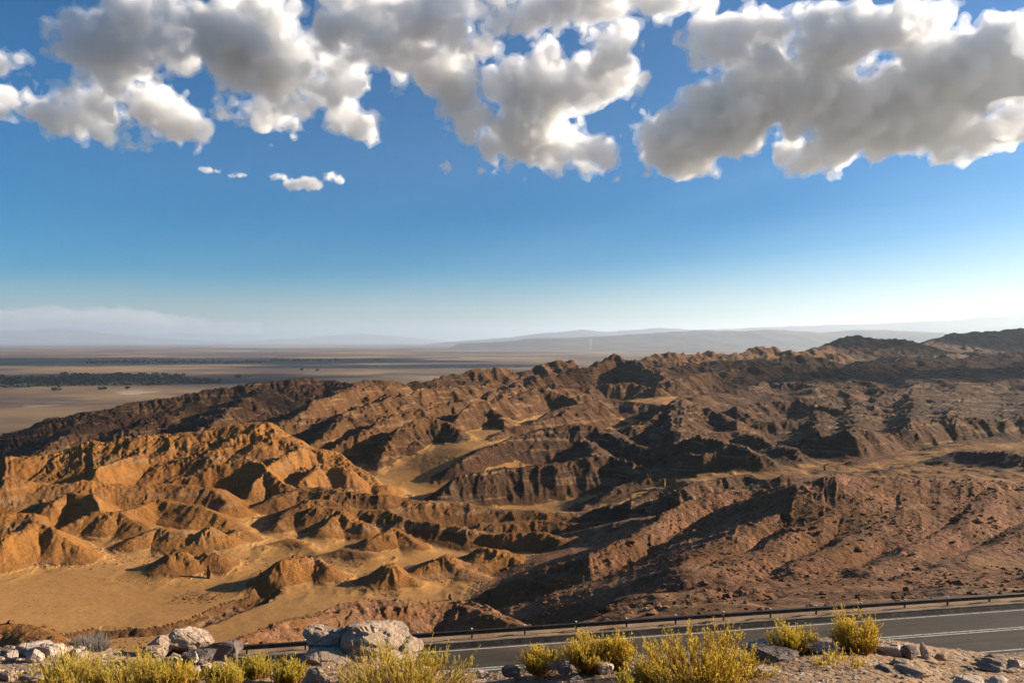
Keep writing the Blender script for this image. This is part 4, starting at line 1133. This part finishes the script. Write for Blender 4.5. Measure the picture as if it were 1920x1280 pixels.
def lone_trees():
    rng = np.random.default_rng(3)
    for i, (px, row, s, lab) in enumerate([(105, 731, 5.5, 'lone dark tree on the plain below the oasis, at far left'), (187, 729, 4.6, 'left of two dark trees close together below the oasis'),
             (197, 728, 4.2, 'right of two dark trees close together below the oasis'), (240, 727, 4.2, 'lone dark tree below the right half of the oasis'),
             (446, 706, 6.0, 'dark spreading tree on the plain right of the oasis'), (565, 693, 6.0, 'small dark tree on the plain above the shaded ridge'), (595, 693, 5.0, 'second small dark tree on the plain above the shaded ridge'),
             (706, 675, 8.0, 'far dark tree standing on the pale strip of plain')]):
        Y = -PLAIN_Z * F / (row - 638)
        root = empty('tree', ((px - 960) / F * Y, Y, PLAIN_Z))
        offs = np.array([[rng.normal() * s * .5, rng.normal() * s * .5, s * rng.uniform(.3, .8)] for _ in range(6)])
        V, Fc = crowns(offs, np.full(6, s * .62), rng, 3)
        link('crown', mesh_np('crown', V, Fc, False), M_TREE, root)
        V, Fc = tubes(np.array([[0, 0, -.5], [0, 0, s * .4], [0, 0, s * .4]]), np.array([[0, 0, s * .4], [s * .4, 0, s], [-s * .3, s * .2, s]]), np.array([.3, .22, .2]), np.array([.24, .1, .1]))
        link('trunk', mesh_np('trunk', V, Fc, False), L_DRY, root)
        tag(root, lab, 'tree', 'lone trees on the plain')
lone_trees()

# ------------------------------------------------------------------ footprints across the sand, dust on the far plain
def build_tracks():
    rng = np.random.default_rng(8)
    line = [(-20, 1062), (80, 1072), (180, 1082), (280, 1092), (380, 1100), (480, 1106)]
    V0, F0 = ICO[1]; Vs = []; Fs = []; k = 0
    for (a, b) in zip(line[:-1], line[1:]):
        for t in np.linspace(0, 1, 34, endpoint=False):
            p = ground_row(a[0] + t * (b[0] - a[0]), a[1] + t * (b[1] - a[1]))
            p = p + np.array([rng.normal() * .15, rng.normal() * .25, .0])
            s = rng.uniform(.10, .2)
            Vs.append(V0 * np.array([s, s * 1.2, .10]) * (1 + .25 * rng.normal(size=(len(V0), 1))) + p); Fs.append(F0 + k * len(V0)); k += 1
    me = mesh_np('footprints', np.concatenate(Vs), np.concatenate(Fs), False)
    for k_, a_ in (('sand', .75), ('warm', 0.), ('cobble', 0.)): attr(me, k_, np.full(len(me.vertices), a_))
    tag(link('footprints', me, MAT_BAD), 'line of kicked up footprints crossing the sand flat', 'footprints', kind='stuff')
build_tracks()

def build_dust():
    m = bpy.data.materials.new('dust'); m.use_nodes = True
    n = m.node_tree; n.nodes.clear()
    out = n.nodes.new('ShaderNodeOutputMaterial'); pv = n.nodes.new('ShaderNodeVolumePrincipled')
    pv.inputs['Color'].default_value = (.95, .86, .75, 1); pv.inputs['Density'].default_value = .0035
    n.links.new(pv.outputs[0], out.inputs['Volume'])
    p = np.array([(1106 - 960) / F * 9000, 9000., PLAIN_Z]); V = []; nr, ns = 14, 12
    for i in range(nr):
        t = i / (nr - 1)
        for j in range(ns):
            a = j * 2 * math.pi / ns; r = 9 + 16 * t + 3 * math.sin(7 * t + j)
            V.append((r * math.cos(a) + 10 * math.sin(2.2 * t), r * math.sin(a), 150 * t))
    Fc = [(i * ns + j, i * ns + (j + 1) % ns, (i + 1) * ns + (j + 1) % ns, (i + 1) * ns + j) for i in range(nr - 1) for j in range(ns)]
    me = bpy.data.meshes.new('dust_devil'); me.from_pydata(V, [], Fc + [tuple(range(ns))[::-1], tuple(range((nr - 1) * ns, nr * ns))])
    o = link('dust_devil', me, m); o.location = p
    tag(o, 'faint pale dust devil rising from the far plain', 'dust devil')
build_dust()

# ------------------------------------------------------------------ clouds
CM = bpy.data.materials.new('cloud_vapour'); CM.use_nodes = True
_n = CM.node_tree; _n.nodes.clear()
_o = _n.nodes.new('ShaderNodeOutputMaterial'); _pv = _n.nodes.new('ShaderNodeVolumePrincipled')
_pv.inputs['Density'].default_value = 0.019; _pv.inputs['Color'].default_value = (1, 1, 1, 1); _pv.inputs['Anisotropy'].default_value = 0.35
_n.links.new(_pv.outputs[0], _o.inputs['Volume'])
CV = CM.copy(); CV.name = 'cloud_veil'
CV.node_tree.nodes['Principled Volume'].inputs['Density'].default_value = 0.0042

def cloud(label, blobs, vox=18.0, R=112.0, amp=760.0, wl=620.0, edge=70.0, puff=0.24, bias=84.0, depth=46.0, seed=0, world=False, mat=None, kind=None, name='cloud'):
    rng = np.random.default_rng(seed); pts = []
    for b in blobs:
        if world: c = np.array(b[:3]); a, d, h = b[3:]
        else:
            px, py, Y, rx, rz, d = b
            c = np.array(P(px, py, Y)); a = rx / F * Y; h = rz / F * Y
        k = int(min(400, max(6, a * d * h * 4.2 / (R ** 3 * .8))))
        v = rng.normal(size=(k, 3)); v /= np.linalg.norm(v, axis=1)[:, None]; v *= rng.random((k, 1)) ** .4
        e = np.maximum(np.array([a, d, h]) - R * .6, 5.0)
        pts.append(c + v * e)
    pts = np.concatenate(pts)
    me = bpy.data.meshes.new(name); me.from_pydata(pts.tolist(), [], [])
    o = link(name, me, mat or CM)
    pad = R + amp * .12 + bias
    lo = pts.min(0) - pad; hi = pts.max(0) + pad
    lo[2] = max(lo[2], 1045.0)
    res = np.maximum(4, ((hi - lo) / vox).astype(int))
    g = bpy.data.node_groups.new(name, 'GeometryNodeTree')
    g.interface.new_socket('Geometry', in_out='INPUT', socket_type='NodeSocketGeometry'); g.interface.new_socket('Geometry', in_out='OUTPUT', socket_type='NodeSocketGeometry')
    nd = Nd(g)
    gi = nd.new('NodeGroupInput'); go = nd.new('NodeGroupOutput'); vc = nd.new('GeometryNodeVolumeCube')
    vc.inputs['Min'].default_value = lo; vc.inputs['Max'].default_value = hi
    for ax, kk in zip('XYZ', res): vc.inputs['Resolution ' + ax].default_value = int(kk)
    pr = nd.new('GeometryNodeProximity', target_element='POINTS'); nd.put(pr.inputs[0], gi.outputs[0])
    pos = nd.new('GeometryNodeInputPosition').outputs[0]
    no = nd.noise(pos, 1 / wl, 7, 0.80, 0.0)
    vo = nd.voro(pos, 2.6 / wl); vo.inputs['Detail'].default_value = 3.0; vo.inputs['Roughness'].default_value = 0.55
    f = nd.math('SUBTRACT', R, pr.outputs['Distance'])
    f = nd.math('ADD', f, nd.math('MULTIPLY', nd.math('SUBTRACT', no, 0.5), amp))
    f = nd.math('ADD', f, nd.math('MULTIPLY', nd.math('SUBTRACT', 0.45, vo.outputs['Distance']), amp * puff))
    f = nd.math('ADD', f, bias)
    def bake(shift, vx):
        for ax, kk in zip('XYZ', np.maximum(4, ((hi - lo) / vx).astype(int))): vc.inputs['Resolution ' + ax].default_value = int(kk)
        nd.put(vc.inputs['Density'], nd.ramp(nd.math('ADD', f, shift), -edge, edge))
        bpy.context.view_layer.update()
        return bpy.data.meshes.new_from_object(o.evaluated_get(bpy.context.evaluated_depsgraph_get()))
    vm = nd.new('GeometryNodeVolumeToMesh'); g.links.new(vc.outputs[0], vm.inputs[0]); vm.inputs['Threshold'].default_value = 0.5
    g.links.new(vm.outputs[0], go.inputs[0])
    md = o.modifiers.new('vapour', 'NODES'); md.node_group = g
    veil = bake(0.0, vox * 1.7); core = bake(-depth, vox)
    o.modifiers.clear(); o.data = veil
    for mm, mt in ((veil, mat or CV), (core, mat or CM)):
        mm.materials.clear(); mm.materials.append(mt)
    if len(core.polygons):
        link('core', core, None, o)
    tag(o, label, None if kind else 'cloud', None if kind else 'clouds over the desert', kind)
    return o

cloud('big grey white cloud bank filling the upper left corner of the sky',
      [(200, 95, 5600, 90, 75, 420), (310, 60, 5400, 100, 75, 420), (235, 205, 6000, 115, 60, 350), (320, 225, 6100, 65, 45, 300), (110, 215, 6200, 120, 26, 300), (20, 190, 6200, 90, 20, 260), (20, 112, 5800, 48, 18, 200)], seed=11)
cloud('wide bright cloud bank reaching from left of centre along the top edge',
      [(450, 70, 5400, 115, 90, 450), (560, 130, 5700, 125, 85, 420), (500, 215, 6100, 110, 38, 300), (645, 225, 6100, 62, 42, 260), (700, 60, 5300, 135, 75, 450), (830, 60, 5300, 95, 65, 400), (780, 120, 5700, 75, 40, 300),
       (960, 15, 5200, 130, 45, 400), (1090, 5, 5200, 90, 40, 300), (1260, 0, 5100, 100, 26, 300)], seed=12)
cloud('rounded billowing cloud in the middle of the sky above the dark peak',
      [(990, 190, 6000, 115, 72, 350), (1080, 140, 5800, 105, 65, 350), (1145, 95, 5600, 48, 45, 250), (930, 150, 5900, 65, 48, 250), (1000, 268, 6300, 115, 38, 300), (1090, 288, 6400, 65, 28, 250), (880, 205, 6000, 36, 52, 200)], bias=118, seed=13)
cloud('long dark bellied cloud bank stretching to the right edge of the sky',
      [(1400, 80, 5500, 115, 55, 350), (1560, 70, 5400, 115, 55, 350), (1700, 50, 5300, 75, 34, 300), (1480, 180, 5900, 205, 62, 450), (1330, 240, 6100, 125, 48, 350), (1265, 288, 6400, 65, 38, 250), (1640, 190, 5900, 175, 58, 450),
       (1800, 130, 5600, 155, 64, 450), (1920, 90, 5400, 125, 55, 400), (1560, 268, 6300, 115, 34, 300), (1720, 240, 6200, 115, 42, 350), (2050, 150, 5700, 160, 64, 450)], bias=112, vox=20.0, seed=14)
cloud('small ragged white cloud below the bank near the right edge',
      [(1850, 258, 6300, 85, 26, 250), (1790, 288, 6400, 50, 16, 160), (1910, 240, 6200, 60, 30, 220)], vox=16, R=70, amp=330, wl=300, edge=60, bias=40, depth=25, seed=15)
cloud('little flat white cloud floating alone under the left cloud banks',
      [(565, 342, 6600, 48, 13, 140), (622, 330, 6600, 24, 9, 110), (525, 330, 6600, 20, 7, 90)], vox=11, R=40, amp=220, wl=190, edge=50, bias=22, depth=15, seed=16)
cloud('tiny pair of white cloud wisps left of the little flat cloud',
      [(392, 318, 6600, 22, 5, 80), (444, 327, 6600, 18, 5, 80)], vox=9, R=22, amp=130, wl=130, edge=60, bias=14, depth=12, seed=17)
cloud('tiny white puff of cloud under the left side of the middle cloud',
      [(834, 312, 6400, 12, 14, 70), (902, 317, 6400, 12, 5, 60)], vox=9, R=26, amp=130, wl=120, edge=50, bias=14, depth=12, seed=18)
cloud('tiny white wisps of cloud in the gap below the middle cloud', [(1157, 333, 6400, 9, 5, 50), (1140, 305, 6400, 18, 9, 70)], vox=9, R=24, amp=120, wl=120, edge=50, bias=14, depth=12, seed=19)

CB = CM.copy(); CB.name = 'cloud_bank'
CB.node_tree.nodes['Principled Volume'].inputs['Density'].default_value = 0.00016
cloud('low pale cloud bank lying on the horizon at the far left', [(-60, 602, 76000, 150, 26, 5000), (90, 600, 76000, 110, 26, 5000), (210, 600, 76000, 110, 24, 5000), (320, 608, 76000, 90, 18, 4500), (420, 616, 76000, 70, 8, 4000)],
      vox=330, R=900, amp=2200, wl=5000, edge=500, puff=.2, bias=200, depth=500, seed=21, mat=CB)

# clouds added out of view towards the sun to shade ridges and plain
def shade_cloud(tx, ty, tz, rx, ry, seed, alt=1350.0, vox=45):
    k = (alt - tz) / SUND.z
    cloud('cloud added beyond the right edge of the view to shade the land', [(tx + SUND.x * k, ty + SUND.y * k, alt, rx, ry, 130.0)], vox=vox, R=110, amp=420, wl=500, bias=30, seed=seed, world=True, kind='stuff', name='clouds')
shade_cloud(-440, 590, -70, 430, 260, 31)
shade_cloud(480, 900, -30, 330, 260, 33)
shade_cloud(820, 1650, 0, 520, 380, 32)
shade_cloud(1500, 2350, 0, 520, 380, 36)
shade_cloud(-1300, 2500, -120, 760, 460, 34)
shade_cloud(-450, 3700, -120, 850, 330, 35, vox=22)
